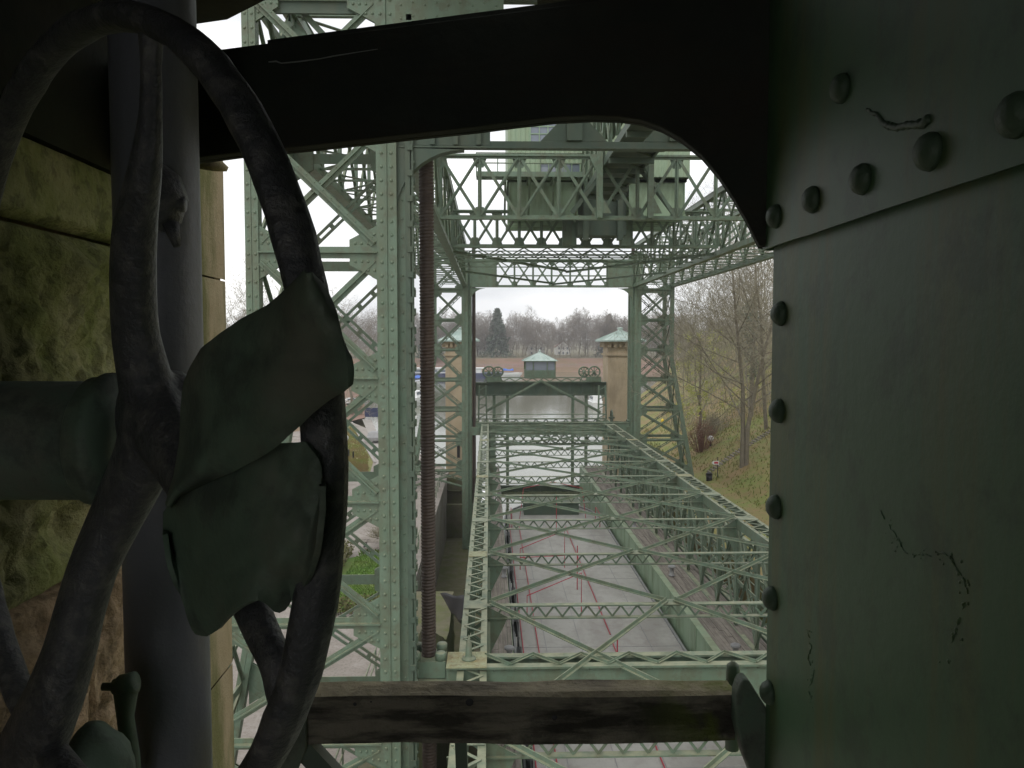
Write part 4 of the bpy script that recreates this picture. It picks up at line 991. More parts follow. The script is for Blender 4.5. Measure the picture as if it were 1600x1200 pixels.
# trees on the slope
def on_hill(u, Y): x = U(u, 700, Y).x; return (x, Y, hillR(x, Y))
main = bare_tree('bare_tree', 'tall forked bare tree standing on the slope by the steps', on_hill(1163, 75), 20.5, 11, (17, 9, 7, 5), 4, .64, .22, .25, None, None, 2)
bare_tree('bare_tree', 'slender bare tree at the right, partly behind the riveted pillar', on_hill(1197, 84), 21, 12, (15, 8, 7, 5), 4, .5, .35, .22)
iv = thing('ivy_tree', 'ivy clad tree trunk among the bare trees on the slope', 'tree', on_hill(1172, 92)); o = ORG[iv.name]
m = MB(); m.tube([o+V(0, 0, -.3), o+V(.2, 0, 9), o+V(.4, 0, 17)], [.3, .22, .06], 8); m.build('trunk', M_bark, iv)
m = MB(); rg = random.Random(4)
for k in range(16): leaf_cloud(m, o+V(rg.gauss(0, .5), rg.gauss(0, .5), 5+k*.55), 1.0, 1.0, .8, 70, .16, rg, .4)
m.build('crown', M_leafD, iv)
wl = thing('budding_willow', 'willow with yellow green buds beside the right lattice tower', 'tree', on_hill(1092, 94)); o = ORG[wl.name]
w = MB(); tw = MB(); rg = random.Random(21); grow(w, tw, rg, o, V(0, 0, 1), 13, .22, 0, 3, .5, .2, (14, 8, 6))
w.add(tw.v, tw.f); w.build('trunk', M_bark, wl)
m = MB()
for k in range(75):
    p = o+V(rg.gauss(0, 1.7), rg.gauss(0, 1.6), 3+rg.random()*10); leaf_cloud(m, p, .5, .5, .9, 40, .12, rg, .1)
m.build('crown', M_leafY, wl)
m = MB(); rg = random.Random(77)
for k in range(9000):
    y = rg.uniform(55, 125); x = 20+rg.random()**1.3*30
    if noise.noise(V(x*.12, y*.12, 4)) < -.15: continue
    z = hillR(x, y)+.03; a = rg.random()*6.28; w_ = rg.uniform(.06, .16); m.add([(x, y, z), (x+w_*math.cos(a), y+w_*math.sin(a), z+.02), (x+w_*math.cos(a+1.3), y+w_*math.sin(a+1.3), z+rg.random()*.08)], [(0, 1, 2)])
o = m.build('fallen_leaves', mat("brown_fallen_leaves", (.22, .13, .06), (.30, .20, .10), 2, .9)); tag(o, 'brown fallen leaves strewn over the grassy slope', 'leaves', kind='stuff')
m = MB()
for k in range(16000):
    y = rg.uniform(50, 125); x = 19+rg.random()*34
    z = hillR(x, y)-.02; h_ = rg.uniform(.12, .38)
    m.add([(x-.05, y, z), (x+.05, y, z), (x+rg.gauss(0, .12), y+rg.gauss(0, .1), z+h_)], [(0, 1, 2)])
o = m.build('rough_grass', M_lawnY); tag(o, 'rough grass tufts on the slope to the right', 'grass', kind='stuff')
m = MB()
for k in range(5200):
    y = rg.uniform(92, 150); x = 22+(y-90)*.15+rg.random()*34; z = hillR(x, y)
    if noise.noise(V(x*.09, y*.09, 8)) < -.05: continue
    p = V(x, y, z); m.tube([p, p+V(rg.gauss(0, .5), rg.gauss(0, .4), rg.uniform(.6, 2.6))], [.025, .01], 3, cap=False)
o = m.build('brushwood', M_twig); tag(o, 'bare brown brushwood on the upper slope among the trees', 'undergrowth', kind='stuff')
def shrub(label, loc, r_, h, seed, mt, group=None):
    t = thing('shrub', label, 'shrub', loc, group); o = Vector(loc); rg = random.Random(seed); m = MB()
    for k in range(90):
        a = rg.random()*6.28; l = rg.random(); q = o+V(math.cos(a)*r_*l, math.sin(a)*r_*l, h*(1-.5*l*l)*(.7+.5*rg.random()))
        b = o+V(math.cos(a)*r_*l*.3, math.sin(a)*r_*l*.3, -.1); mid = lerp(b, q, .55)+V(0, 0, .2)
        m.tube([b, mid, q], [.03, .02, .008], 3, cap=False)
        for s in range(6):
            c_ = mid.lerp(q, rg.random()); m.tube([c_, c_+V(rg.gauss(0, .4), rg.gauss(0, .4), rg.random()*.6)], [.014, .006], 3, cap=False)
    m.build('stems', mt, t); return t
M_redtw = mat("red_brown_stems", (.17, .085, .06), (.22, .12, .085), 1, .9)
shrub('reddish brown bare shrub at the foot of the slope', on_hill(1096, 88), 2.6, 3.2, 31, M_redtw)
shrub('grey brown bare shrub beside the globe lamps', on_hill(1112, 93), 2.4, 2.2, 32, M_twig)

for i, (u, v, h_, lab) in enumerate(((530, 650, 2.6, 'bare shrub at the back of the grass verge, farthest left'), (560, 648, 2.2, 'bare shrub beside the blue fence at the head of the path'), (612, 850, 1.3, 'low bare shrub by the chamber railing behind the near column'))):
    q = PZ(u, v, GZ); shrub(lab, (q.x, q.y, GZ), 1.6, h_, 90+i, M_twig)
# ------------------------------------------------------------------ trees: left, far bank
def on_left(u, Y): x = U(u, 640, Y).x; return (x, Y, hillL(x, Y))
bare_tree('bare_tree', 'bare tree behind the left outer column of the near tower', on_left(425, 70), 17, 41, (14, 8, 6, 5), 4, .55, .3)
bare_tree('bare_tree', 'bare tree seen between the near tower braces, low on the left', on_left(550, 150), 19, 42, (14, 8, 6, 4), 4, .55, .3, None, M_twigG)
bare_tree('bare_tree', 'bare tree at the far left edge of the basin', on_left(600, 230), 20, 43, (13, 7, 6, 4), 4, .55, .35, None, M_twigG)
conifer('dark evergreen left of the spindle beyond the basin', (U(652, 560, 330).x, 402, -9), 22, 7, 51)
conifer('tall dark conifer rising above the far treeline', (U(777, 540, 425).x, 425, -8.6), 27, 8.5, 52)
conifer('broad evergreen at the right end of the far bank, behind the pier', (U(952, 540, 428).x, 428, -8.6), 24, 8, 53)
RMIN[0] = .045
fp = [bare_tree('far_bank_tree', 'bare brown tree in the row along the top of the far bank', (0, 430, -8.6), 20, 60+i, (15, 8, 6, 4), 4, .55, .35, .3, M_twigG, 'bare trees along the far bank') for i in range(3)]
RMIN[0] = .011
fp[0].location = (-150, 430, -8.6); fp[1].location = (-120, 436, -8.6); fp[2].location = (160, 430, -8.6)
for ft in fp: ORG[ft.name] = Vector(ft.location)
rg = random.Random(9); xx = -135.0; k = 0
while xx < 190:
    x = xx+rg.uniform(-2, 2); y = rg.uniform(418, 452); s = rg.uniform(.72, 1.12)
    dup(fp[k % 3], (x, y, -8.9), None, rg.random()*6.28, s); xx += 5.2; k += 1
# wood behind: one mass
def wood_mass(m, spots, rg, hh, rr, nq):
    for x, y, z0 in spots:
        h = rg.uniform(*hh); w = rg.uniform(3, 5)
        for q in range(nq):
            a = rg.random()*6.28; l = rg.random()**.6*w; k = rg.random(); z = z0+h*(.12+.88*k); l *= (1-.55*k)
            p = V(x+math.cos(a)*l, y+math.sin(a)*l, z); m.tube([p, p+V(rg.gauss(0, .8)+math.cos(a)*.7, rg.gauss(0, .8)+math.sin(a)*.7, 1.0+rg.random()*1.8)], [rr, rr*.3], 3, cap=False)
        m.tube([(x, y, z0-1), (x, y, z0+h*.8)], [rr*2.2, rr], 4, cap=False)
m = MB(); rg = random.Random(10)
wood_mass(m, [(rg.uniform(-260, 330), rg.uniform(440, 560), -8.4) for k in range(330)], rg, (14, 22), .14, 110)
o = m.build('far_wood', M_twigG); tag(o, 'hazy brown bare wood filling the skyline behind the far bank', 'wood', kind='stuff')
m = MB(); rg = random.Random(15)
sp_ = []
for k in range(120):
    y = rg.uniform(125, 330); x = -26-(y-110)*.30-max(0, y-190)*.75-rg.random()**1.4*60; sp_.append((x, y, hillL(x, y)))
wood_mass(m, sp_, rg, (7, 15), .07, 110)
o = m.build('quayside_wood', M_twig); tag(o, 'brown bare wood beyond the path on the left side of the basin', 'wood', kind='stuff')
m = MB(); rg = random.Random(14)
sp_ = []
for k in range(60):
    y = rg.uniform(112, 190); x = 24+(y-100)*.12+rg.uniform(3, 60); sp_.append((x, y, hillR(x, y)))
wood_mass(m, sp_, rg, (9, 17), .05, 130)
o = m.build('hillside_wood', M_twig); tag(o, 'brown bare wood covering the slope behind the nearer trees', 'wood', kind='stuff')
m = MB(); rg = random.Random(12)
for k in range(240):
    x = rg.uniform(-250, 330); y = rg.uniform(411, 424); r_ = rg.uniform(1, 2.4)
    for q in range(26):
        p = V(x+rg.gauss(0, r_), y+rg.gauss(0, r_*.5), -8.9); m.tube([p, p+V(rg.gauss(0, .5), rg.gauss(0, .4), rg.uniform(1.2, 3.4))], [.07, .025], 3, cap=False)
o = m.build('undergrowth', M_twig); tag(o, 'bare brown undergrowth along the top of the far bank', 'undergrowth', kind='stuff')
def house(label, x, y, w, h, seed):
    t = thing('house', label, 'house', (x, y, -8.5)); z0 = -8.6
    m = MB(); m.prism([(x-w/2, y, z0), (x+w/2, y, z0), (x+w/2, y, z0+h), (x, y, z0+h+w*.38), (x-w/2, y, z0+h)], (0, 9, 0)); wl_ = m.build('wall', M_render, t)
    m = MB()
    for s in (-1, 1): m.beam((x+s*(w/2+.3), y+4.5, z0+h-.2), (x, y+4.5, z0+h+w*.38+.12), 9.8, .2, (0, 0, 1), .1+.02*s)
    m.build('roof', M_roof, t)
    for k in range(3):
        for q in range(2):
            m = MB(); xx_ = x-w*.32+k*w*.27; zz_ = z0+1+q*2.7; m.box(xx_, xx_+1.0, y-.06, y+.1, zz_, zz_+1.3); m.build('window', M_glass, t)
for i, (u, Y, w, h, lab) in enumerate(((757, 455, 9, 6, 'white gabled house glimpsed left of the tall conifer'), (838, 458, 10, 7, 'white gabled house glimpsed behind the gate cabin'), (716, 460, 8, 6, 'white house glimpsed through the left lattice tower'), (880, 470, 9, 5, 'pale house almost hidden among the far trees right of the gate cabin'), (1105, 300, 12, 6, 'pale house half hidden behind the budding willow'))):
    house(lab, U(u, 540, Y).x, Y, w, h, i)
m = MB()
for z in (.6, 1.1): m.tube([(-300, 397, -12.5+z), (400, 397, -12.5+z)], .07, 4)
for k in range(200): x = -300+k*3.5; m.tube([(x, 397, -12.7), (x, 397, -11.4)], .07, 4)
o = m.build('bank_railing', M_steel); tag(o, 'thin grey railing running along the far bank road', 'railing')

# ================================================================== FOREGROUND: lift chamber the camera stands in
WX = -.8
# stone wall on the left
sw = thing('stone_wall', 'mossy rough sandstone wall with a dressed corner, left of the grey pipe', 'wall', (WX, 1.5, -1.6))
def stone(y0, y1, z0, z1, mt, amp, name, seed, bulge=.03, st=.011):
    m = MB(); ny = max(2, int((y1-y0)/st)); nz2 = max(2, int((z1-z0)/st)); rows = []
    for i in range(ny+1):
        r_ = []
        for j in range(nz2+1):
            y = y0+(y1-y0)*i/ny; z = z0+(z1-z0)*j/nz2
            e = min(y-y0, y1-y, z-z0, z1-z); k = max(0.0, min(1, e/.05))
            q = V(y*3.1+seed, z*3.1, seed)
            d = bulge*k**.5+amp*k*(noise.noise(q)+.5*noise.noise(q*2.3)+.3*noise.noise(q*5.1)+.28*noise.noise(q*11)+.16*noise.noise(q*24))
            d -= amp*.35*k*max(0, noise.noise(q*3.7+V(7, 0, 0)))
            r_.append((WX+d-(.03 if e < 1e-6 and amp > .01 else 0), y, z))
        rows.append(r_)
    m.grid(rows); return m.build(name, mt, sw, True)
stone(.2, 2.18, .212, .36, M_moss, .018, 'stone_block', 1, .01)
stone(.2, 1.02, -.45, .205, M_moss, .06, 'stone_block', 2)
stone(1.03, 2.18, -.45, .205, M_moss, .06, 'stone_block', 5)
stone(.2, 1.6, -1.12, -.458, M_brown, .07, 'stone_block', 8, -.01)
stone(1.61, 2.18, -1.12, -.458, M_brown, .06, 'stone_block', 9, -.01)
stone(.2, 2.18, -1.75, -1.13, M_brown, .04, 'stone_block', 11, 0)
for z0, z1 in ((-1.75, -1.0), (-.995, -.3), (-.295, .18), (.185, .62)): stone(2.185, 2.46, z0, z1, M_dress, .004, 'corner_stone', z0, .002, .02)
m = MB(); m.box(-1.6, WX-.06, -1.4, 2.43, -1.75, .36); m.box(WX-.3, WX-.012, 2.40, 2.452, -1.75, .615); m.build('core', M_dress, sw)
# chamber shell
m = MB(); m.prism([(-1.6, -1.4, .76), (1.3, -1.4, .76), (1.3, 2.4, .76), (.16, 2.4, .76), (.06, 1.31, .76), (-.415, 1.765, .76), (-.62, 1.955, .76), (-1.6, 2.3, .76)], (0, 0, .12)); o = m.build('overhead_deck', M_beam); tag(o, 'dark steel deck overhead, its ragged edge at the top left', 'deck')  # right part carried on past the beam, unseen, to shade the pillar
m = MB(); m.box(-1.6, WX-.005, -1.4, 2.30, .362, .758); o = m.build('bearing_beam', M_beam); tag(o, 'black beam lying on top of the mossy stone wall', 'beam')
m = MB(); m.box(-1.6, -1.45, -1.55, -1.405, -1.75, .88); m.box(.05, 1.3, -1.55, -1.405, -1.75, .88); m.box(-1.45, .05, -1.55, -1.405, .66, .88); o = m.build('back_wall', M_room); tag(o, 'plaster wall behind the viewer with an opening added to let light in', 'wall')  # gap added out of view to light wheel, plates and timber from behind
m = MB(); m.box(-1.6, 1.3, -1.4, .9, -1.9, -1.751); struct(m.build('floor', M_room))
# riveted pillar on the right
PX = .488; PY1 = 1.375; SZ = .158
pl = thing('riveted_pillar', 'dark green riveted steel pillar filling the right side', 'pillar', (PX, 1.0, -1.75))
m = MB(); m.box(PX, PX+.8, -1.4, PY1, -2.2, SZ+.1); m.build('lower_plate', M_pillar, pl, bevel=.004)
m = MB(); rows = []
for i in range(41):
    y = PY1+.012-i*.07; w_ = .0025*noise.noise(V(y*9, 0, 0)); rows.append([(PX-.014, y, SZ+w_), (PX-.014, y, .75)])
m.grid(rows); m.add([(PX-.014, PY1+.012, SZ), (PX+.5, PY1+.012, SZ), (PX+.5, PY1+.012, .75), (PX-.014, PY1+.012, .75)], [(0, 1, 2, 3)])
m.add([p for r_ in rows for p in (r_[0], (PX-.001, r_[0][1], r_[0][2]+.003))], [(2*i, 2*i+1, 2*i+3, 2*i+2) for i in range(40)])
m.build('upper_plate', M_pillar, pl)
def pillar_at(u, v, x=PX): d = ray(u, v); return d*(x/d.x)
for u, v, r_, up_ in ((1222, 490, .021, 0), (1219, 642, .021, 0), (1214, 792, .021, 0), (1208, 935, .021, 0), (1204, 1082, .021, 0), (1200, 1225, .021, 0), (1214, 338, .02, 1), (1272, 312, .02, 1), (1350, 280, .02, 1), (1456, 237, .021, 1), (1318, 138, .02, 1), (1592, 180, .021, 1)):
    x = PX-.014*up_; p = pillar_at(u, v, x); m = MB()
    m.lathe(p, [(r_*1.0, .0), (r_*.98, r_*.25), (r_*.82, r_*.55), (r_*.5, r_*.78), (r_*.15, r_*.85)], 14, (-1, 0, 0)); m.build('rivet', M_rivet, pl, True)
# old paint cracks and a dribble standing on the plate
def crack(pts, name, r_, up_=0):
    m = MB(); q = []
    for u, v in pts: q.append(pillar_at(u, v, PX-.014*up_-.0003))
    Q = []; rq = random.Random(len(pts)*7+int(r_*1e5))
    for a, b in zip(q[:-1], q[1:]):
        for k in range(6): Q.append(a.lerp(b, k/6)+V(0, rq.gauss(0, .0011), rq.gauss(0, .0011)))
    k = 0
    if r_ >= .003: m.tube(Q, [r_*(.45+.75*i/len(Q)+rq.uniform(-.12, .12)) for i in range(len(Q))], 8); k = len(Q)
    while k < len(Q)-3:
        L_ = rq.randint(4, 11); seg = Q[k:k+L_]
        if len(seg) > 2: m.tube(seg, [r_*rq.uniform(.3, 1.5)*(.4 if i in (0, len(seg)-1) else 1) for i in range(len(seg))], 6)
        k += L_+(rq.randint(0, 2) if r_ < .003 else -2)
    for k in range(int(26 if r_ < .003 else 0)):
        c = rq.choice(Q)+V(0, rq.gauss(0, .006), rq.gauss(0, .008)); m.dome(c, (-1, 0, 0), r_*rq.uniform(.6, 1.8), .5, 6, 2)
    m.build(name, M_pillar if r_ < .003 else M_rivet, pl, True)
crack([(1376, 798), (1384, 815), (1400, 835), (1408, 850), (1412, 862), (1428, 870), (1440, 865), (1452, 868), (1468, 862), (1482, 868)], 'paint_crack', .0009)
crack([(1484, 866), (1492, 885), (1506, 905), (1512, 925), (1505, 950), (1495, 975), (1488, 1000), (1484, 1030)], 'paint_crack', .0014)
crack([(1262, 985), (1268, 1010), (1262, 1030), (1272, 1050), (1264, 1080), (1270, 1100)], 'paint_crack', .0013)
crack([(1354, 172), (1368, 178), (1380, 192), (1395, 199), (1420, 196), (1440, 194), (1455, 184)], 'paint_dribble', .0045, 1)
# overhead beam with curved haunch
bd_ = (V(.47, 1.372, 0)-V(-.55, 1.68, 0)); bnrm = V(bd_.y, -bd_.x, 0).normalized()
def beam_at(u, v):
    d = ray(u, v); o = V(-.55, 1.68, 0); return d*(o.dot(bnrm)/d.dot(bnrm))
ob = thing('overhead_beam', 'black overhead steel beam with a curved haunch at the pillar', 'beam', (0, 1.5, .4))
poly = [(150, 268), (357, 240), (480, 228), (620, 212), (740, 199), (800, 191), (860, 184), (920, 181), (965, 182), (1000, 187), (1032, 198), (1064, 216), (1095, 241), (1122, 273), (1146, 309), (1165, 342), (1178, 368), (1186, 384), (1206, 387), (1216, 300), (1222, -60), (940, 0), (410, 68), (150, 102)]
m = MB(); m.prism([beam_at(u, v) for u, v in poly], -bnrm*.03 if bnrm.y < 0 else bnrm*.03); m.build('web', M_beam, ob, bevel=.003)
bk = bnrm if bnrm.y > 0 else -bnrm
m = MB()
for (a, b) in zip(poly[0:18], poly[1:19]):
    p, q = beam_at(*a), beam_at(*b); m.add([p+bk*.031, q+bk*.031, q+bk*.045, p+bk*.045, p+bk*.031+V(0, 0, .014), q+bk*.031+V(0, 0, .014), q+bk*.045+V(0, 0, .014), p+bk*.045+V(0, 0, .014)], [(0, 1, 2, 3), (4, 5, 6, 7), (0, 1, 5, 4), (2, 3, 7, 6)])
m.build('lower_flange', M_beam, ob)
m = MB(); p, q = beam_at(405, 66), beam_at(1215, -40)
m.beam(p+bk*.09+V(0, 0, .008), q+bk*.09+V(0, 0, .008), .12, .014, (0, 0, 1)); m.build('upper_flange', M_beam, ob)
m = MB(); m.tube([beam_at(u, v)-bk*.0005 for u, v in ((420, 97), (432, 96), (440, 99), (470, 96), (500, 92), (520, 88), (545, 84), (590, 77))], [.0012, .0018, .0012, .0015, .001, .0014, .001, .0006], 5); m.build('paint_crack', M_steel, ob)
m = MB(); p = U(333, 259, 1.9); m.lathe(p, [(.005, -.012), (.03, -.01), (.034, 0), (.02, .012), (.016, .03)], 14, (.1, -.2, 1)); m.build('bolt', M_dress, ob, True)

# grey pipe
p0, p1 = U(240, 100, 1.38), U(240, 1200, 1.38); px = U(238, 300, 1.38).x
gp = thing('vertical_pipe', 'vertical grey pipe standing behind the handwheel', 'pipe', (px, 1.38, -1.75))
m = MB(); b_ = U(267, 1200, 1.38); a_ = U(240, 100, 1.38); m.tube([lerp(b_, a_, -1+2.25*i/30) for i in range(31)], .0685, 40); m.build('tube', M_pole, gp, True)
m = MB(); p = U(250, 312, 1.30); m.tube([p+V(0, 0, .05), p+V(.005, -.005, .03), p+V(.012, -.01, 0), p+V(.004, 0, -.03), p+V(0, .0, -.05)], [.012, .03, .035, .028, .012], 12); m.tube([p+V(-.04, -.02, -.005), p+V(.045, -.015, -.01)], [.012, .012], 10); m.tube([p+V(.02, -.01, -.04), p+V(.03, -.012, -.075)], [.014, .006], 8); m.build('clamp', M_cast, gp, True)

# handwheel
WC = V(-.435, .88, -.091); RW = .421; wd = V(.741, -.671, 0); wn = V(.671, .741, 0)
hwl = thing('handwheel', 'large worn black iron handwheel with curved spokes and bent green plates', 'handwheel', tuple(WC))
def rimp(a): return WC+wd*(RW*math.cos(a))+V(0, 0, RW*math.sin(a))
m = MB(); n = 120; k = 14; vs = []; fs = []
for i in range(n):
    a = 2*math.pi*i/n; rad = wd*math.cos(a)+V(0, 0, math.sin(a)); ca0, sa0 = math.cos(a), math.sin(a); c = rimp(a)+(wd*ca0+V(0, 0, sa0))*(.05*max(0, -ca0)*max(0, -sa0))
    for j in range(k):
        th = 2*math.pi*j/k; ca, sa = math.cos(th), math.sin(th)
        q = c+rad*(.0142*ca)+wn*(.0185*sa)
        nn = noise.noise(q*55)*.0012+noise.noise(q*18)*.0012; vs.append(q+(rad*ca+wn*sa)*nn)
for i in range(n):
    for j in range(k): fs.append((i*k+j, i*k+(j+1) % k, ((i+1) % n)*k+(j+1) % k, ((i+1) % n)*k+j))
m.add(vs, fs); m.build('rim', M_cast, hwl, True)
HC = WC+wn*.061
def wpl(u, v, off=.0):      # point on the wheel's plane shifted off along its axis
    d = ray(u, v); o = WC+wn*off; return d*(o.dot(wn)/d.dot(wn))
def spoke(pix, name='spoke', ell=(1, .8)):
    m = MB(); pts = []; rr = []
    for u, v, off, rp in pix: p = wpl(u, v, off); pts.append(p); rr.append(rp*p.y/F)
    # smooth the path
    P = []; Q = []
    for i in range(len(pts)-1):
        a, b, c, d = pts[max(i-1, 0)], pts[i], pts[i+1], pts[min(i+2, len(pts)-1)]
        for s in range(6):
            t_ = s/6; P.append(.5*((2*b)+(c-a)*t_+(2*a-5*b+4*c-d)*t_*t_+(3*b-a-3*c+d)*t_**3)); Q.append(rr[i]*(1-t_)+rr[i+1]*t_)
    P.append(pts[-1]); Q.append(rr[-1])
    m.tube(P, Q, 14, ell=ell, up=wn); return m.build(name, M_cast, hwl, True)
SP = MB()
def spoke(pix, ell=(1, .75)):
    pts = []; rr = []
    for u, v, off, rp in pix: p = wpl(u, v, off); pts.append(p); rr.append(rp*p.y/F)
    P = []; Q = []
    for i in range(len(pts)-1):
        a, b, c, d = pts[max(i-1, 0)], pts[i], pts[i+1], pts[min(i+2, len(pts)-1)]
        for q in range(6):
            t_ = q/6; P.append(.5*((2*b)+(c-a)*t_+(2*a-5*b+4*c-d)*t_*t_+(3*b-a-3*c+d)*t_**3)); Q.append(rr[i]*(1-t_)+rr[i+1]*t_)
    P.append(pts[-1]); Q.append(rr[-1]); SP.tube(P, Q, 16, ell=ell, up=wn)
spoke([(245, 690, .06, 62), (228, 600, .055, 50), (212, 520, .045, 44), (208, 430, .03, 43), (212, 350, .02, 41), (226, 270, .01, 32), (235, 180, .005, 22), (236, 100, 0, 20), (236, 36, 0, 26)])
spoke([(245, 640, .06, 62), (222, 720, .055, 54), (180, 810, .045, 48), (148, 880, .03, 45), (126, 950, .02, 46), (108, 1020, .01, 49), (80, 1100, 0, 54), (30, 1210, 0, 64)])
spoke([(245, 650, .06, 60), (290, 740, .05, 48), (340, 830, .035, 40), (376, 910, .02, 37), (408, 985, .01, 35), (432, 1040, 0, 33), (440, 1100, 0, 28)])
SP.lathe(HC-wn*.02, [(.02, .0), (.05, .005), (.058, .02), (.058, .06), (.02, .065)], 28, wn)
SP.dome(wpl(262, 300, .0), wn*-1+V(.5, 0, 0), .024, 1.0, 10, 4)
sp_o = SP.build('spoked_hub', M_cast, hwl, True)
md = sp_o.modifiers.new("blend", 'REMESH'); md.mode = 'VOXEL'; md.voxel_size = .0035; md.use_smooth_shade = True
md = sp_o.modifiers.new("soften", 'SMOOTH'); md.iterations = 9; md.factor = .6
# horizontal shaft into the wall
sh = U(196, 688, 1.0)
m = MB(); m.tube([V(-.86, 1.02, sh.z), V(-.7, 1.01, sh.z), V(sh.x-.01, 1.0, sh.z)], [.0735, .0735, .0735], 36); so_ = m.build('shaft', M_sheet, hwl, True)
m = MB(); m.lathe(V(sh.x-.035, 1.0, sh.z), [(.0745, -.004), (.079, 0), (.079, .012), (.084, .016), (.084, .03), (.06, .042)], 36, (1, -.03, 0)); m.build('collar', M_sheet, so_, True)
# bent green plates: each spans from one traced edge to the opposite one
def resample(P, n):
    P = [Vector((a, b, 0)) for a, b in P]; L_ = [0]
    for a, b in zip(P[:-1], P[1:]): L_.append(L_[-1]+(b-a).length)
    out = []; k = 0
    for i in range(n+1):
        d = L_[-1]*i/n
        while k < len(P)-2 and L_[k+1] < d: k += 1
        out.append(P[k].lerp(P[k+1], (d-L_[k])/max(L_[k+1]-L_[k], 1e-6)))
    return out
def lobe(T, B, depth, nc=56, nr_=20):
    m = MB(); T = resample(T, nc); B = resample(B, nc); G = []
    for i in range(nr_+1):
        t_ = i/nr_; row = []
        for j in range(nc+1):
            p = T[j].lerp(B[j], t_); row.append(U(p.x, p.y, depth(t_, j/nc, p.x, p.y)))
        G.append(row)
    m.grid(G); o = m.build('bent_plate', M_sheet, hwl, True, solid=.0045)
    md = o.modifiers.new("edge", 'BEVEL'); md.width = .0015; md.segments = 2; md.limit_method = 'ANGLE'; md.angle_limit = R(50)
    return o
nzp = lambda u, v, k, sd: noise.noise(V(u*k, v*k, sd))
lobe([(259, 800), (275, 778), (300, 760), (370, 735), (440, 693), (480, 690), (497, 712), (503, 745)],
     [(258, 835), (264, 880), (277, 920), (290, 945), (298, 970), (306, 988), (325, 993), (343, 983), (360, 962), (380, 946), (402, 937), (418, 944), (430, 957), (444, 950), (455, 934), (470, 930), (484, 905), (497, 860), (504, 800), (504, 760)],
     lambda t_, q, u, v: wpl(u, v).y-.025-.045*math.sin(math.pi*min(1, max(0, (u-255)/250)))*(.4+.6*math.sin(math.pi*min(1, t_*.9)))+max(0, t_-.72)*(.10*math.sin((u-290)/21.0)-.02)+.012*nzp(u, v, .012, 0)+.004*nzp(u, v, .04, 2))
lobe([(480, 424), (450, 455), (420, 480), (380, 500), (345, 524), (318, 545), (300, 575), (290, 600), (286, 640), (284, 690), (276, 740), (262, 788)],
     [(484, 428), (505, 450), (518, 478), (532, 515), (545, 555), (549, 580), (548, 604), (520, 620), (490, 641), (462, 668), (440, 692), (405, 716), (370, 733), (330, 748), (300, 762), (280, 772), (264, 792)],
     lambda t_, q, u, v: wpl(u, v).y-.060-.030*math.sin(math.pi*min(1, t_))-.035*max(0, (u-500)/50)*max(0, 1-abs(v-560)/120)+.02*max(0, t_-.8)*2*math.sin(u/37)+.014*nzp(u, v, .010, 5)+.004*nzp(u, v, .035, 7))

# timber rail and its brackets
tr = thing('timber_rail', 'weathered split timber rail across the opening, mossy at its right end', 'rail', (.1, 1.43, -.7))
m = MB(); A = U(455, 1087, 1.40); n = 90; x0, x1 = U(430, 1100, 1.42).x, U(1150, 1100, 1.40).x
zt_, zb_ = U(800, 1086, 1.40).z, U(800, 1163, 1.40).z; k = 20; rows = []
for i in range(n+1):
    x = x0+(x1-x0)*i/n; r_ = []
    for j in range(k+1):
        s = 4*j/k % 4
        if j == k: s = 0
        if s < 1: y, z = 1.40, zb_+(zt_-zb_)*s
        elif s < 2: y, z = 1.40+.068*(s-1), zt_
        elif s < 3: y, z = 1.468, zt_-(zt_-zb_)*(s-2)
        else: y, z = 1.468-.068*(s-3), zb_
        cy, cz = 1.434, (zt_+zb_)/2
        q = V(y-cy, z-cz, 0); rr_ = .94 if abs(s-round(s)) < .02 else 1
        dn = .0035*noise.noise(V(x*2.5, y*60, z*60))+.002*noise.noise(V(x*9, y*90, z*90+3))+.004*noise.noise(V(x*3, 0, s))
        f_ = rr_*(1+dn/.04); r_.append((x, cy+q.x*f_, cz+q.y*f_+.006*noise.noise(V(x*1.7, 0, 9))))
    rows.append(r_)
m.grid(rows); e0 = [Vector(p) for p in rows[0][:-1]]; e1 = [Vector(p) for p in rows[-1][:-1]]
m.add(e0, [tuple(range(len(e0)))]); m.add(e1, [tuple(range(len(e1)))])
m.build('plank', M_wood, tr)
for u, v, r_ in ((555, 1100, .006), (580, 1096, .004), (733, 1097, .009), (866, 1123, .008)):
    m = MB(); m.lathe(U(u, v, 1.402), [(r_, .006), (r_*.9, -.001), (r_*.3, -.002)], 9, (0, 1, 0)); m.build('knot', M_black, tr)
br = thing('rail_bracket', 'green steel hook bracket holding the right end of the timber rail', 'bracket', tuple(U(1170, 1150, 1.38)))
m = MB(); m.prism([U(u, v, 1.37) for u, v in ((1160, 1064), (1170, 1062), (1199, 1108), (1200, 1230), (1182, 1230), (1162, 1180), (1150, 1130), (1152, 1085), (1156, 1072))], (0, .035, 0)); m.build('plate', M_sheet, br, bevel=.004)
m = MB(); p = U(1145, 1075, 1.49); m.lathe(p, [(.013, -.12), (.0135, .03), (.012, .045), (.004, .052)], 12); m.build('pin', M_green, br, True)
br = thing('rail_bracket', 'dark green steel bracket holding the left end of the timber rail', 'bracket', tuple(U(450, 1150, 1.42)))
m = MB(); m.prism([U(u, v, 1.385) for u, v in ((425, 1052), (440, 1048), (478, 1095), (478, 1172), (455, 1230), (405, 1230), (418, 1120))], (0, .012, 0)); m.build('plate', M_sheet, br, bevel=.003)
m = MB(); m.beam(U(470, 1160, 1.42), U(545, 1240, 1.42), .035, .03, (0, 1, 0)); m.build('stay', M_greenD, br)
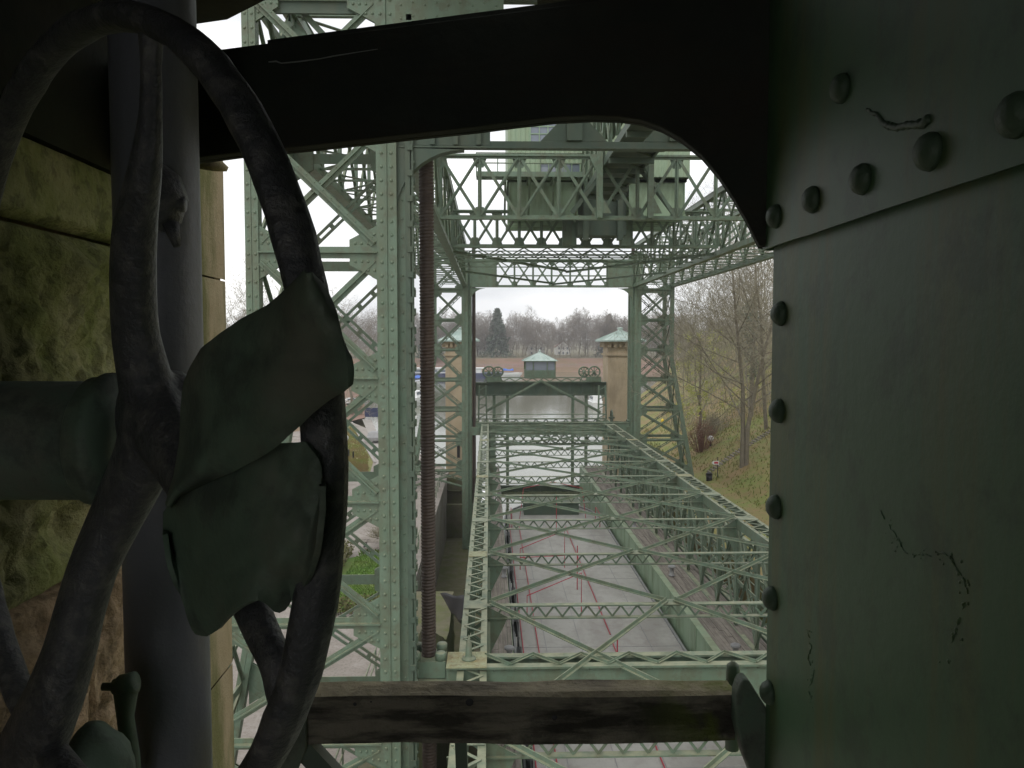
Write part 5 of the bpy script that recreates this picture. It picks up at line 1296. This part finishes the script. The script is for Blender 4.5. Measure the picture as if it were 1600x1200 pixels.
m = MB(); m.beam(U(720, 1150, 1.75), U(724, 1260, 1.75), .026, .03, (0, 1, 0)); o = m.build('hanger_bar', M_greenD); tag(o, 'short green bar hanging below the middle of the timber rail', 'bar')
# small castings at the lower left
lv = thing('locking_lever', 'green cast lever with a side bolt between wall and pipe', 'lever', tuple(U(200, 1200, 1.25)))
m = MB(); m.tube([U(206, 1240, 1.25), U(204, 1180, 1.25), U(196, 1120, 1.25), U(196, 1085, 1.25), U(205, 1065, 1.25)], [.016, .014, .013, .018, .014], 12); m.build('arm', M_sheet, lv, True)
m = MB(); m.tube([U(160, 1073, 1.25), U(176, 1073, 1.25), U(178, 1073, 1.25), U(186, 1072, 1.25), U(188, 1072, 1.25), U(212, 1066, 1.25)], [.006, .0065, .012, .013, .017, .017], 12); m.build('bolt', M_sheet, lv, True)
m = MB(); rg = random.Random(2); c = U(152, 1215, 1.12); rows = []
for i in range(13):
    th = math.pi*i/12; r_ = []
    for j in range(25):
        ph = 2*math.pi*j/24; d = V(math.sin(th)*math.cos(ph), math.sin(th)*math.sin(ph), math.cos(th)); f_ = 1+.12*noise.noise(d*1.6+V(3, 1, 4))
        r_.append(c+V(d.x*.048*f_, d.y*.05*f_, d.z*.078*f_))
    rows.append(r_)
m.grid(rows); o = m.build('valve_casting', M_sheet, None, True); tag(o, 'rounded green valve casting at the bottom left beneath the lever', 'valve')

# ------------------------------------------------------------------ damp winter air
m = MB(); m.box(-960, 960, -110, 1560, -24, 22); o = m.build('haze', M_white); tag(o, 'thin pale winter haze over the basin and far bank', 'haze', kind='stuff')
hm = bpy.data.materials.new('winter_haze'); hm.use_nodes = True; t_ = hm.node_tree; t_.nodes.clear()
ho = N(t_, 'ShaderNodeOutputMaterial'); pv = N(t_, 'ShaderNodeVolumePrincipled'); pv.inputs['Color'].default_value = (.95, .96, 1, 1); pv.inputs['Density'].default_value = .00042; pv.inputs['Anisotropy'].default_value = .2
t_.links.new(pv.outputs[0], ho.inputs['Volume']); o.data.materials.clear(); o.data.materials.append(hm)
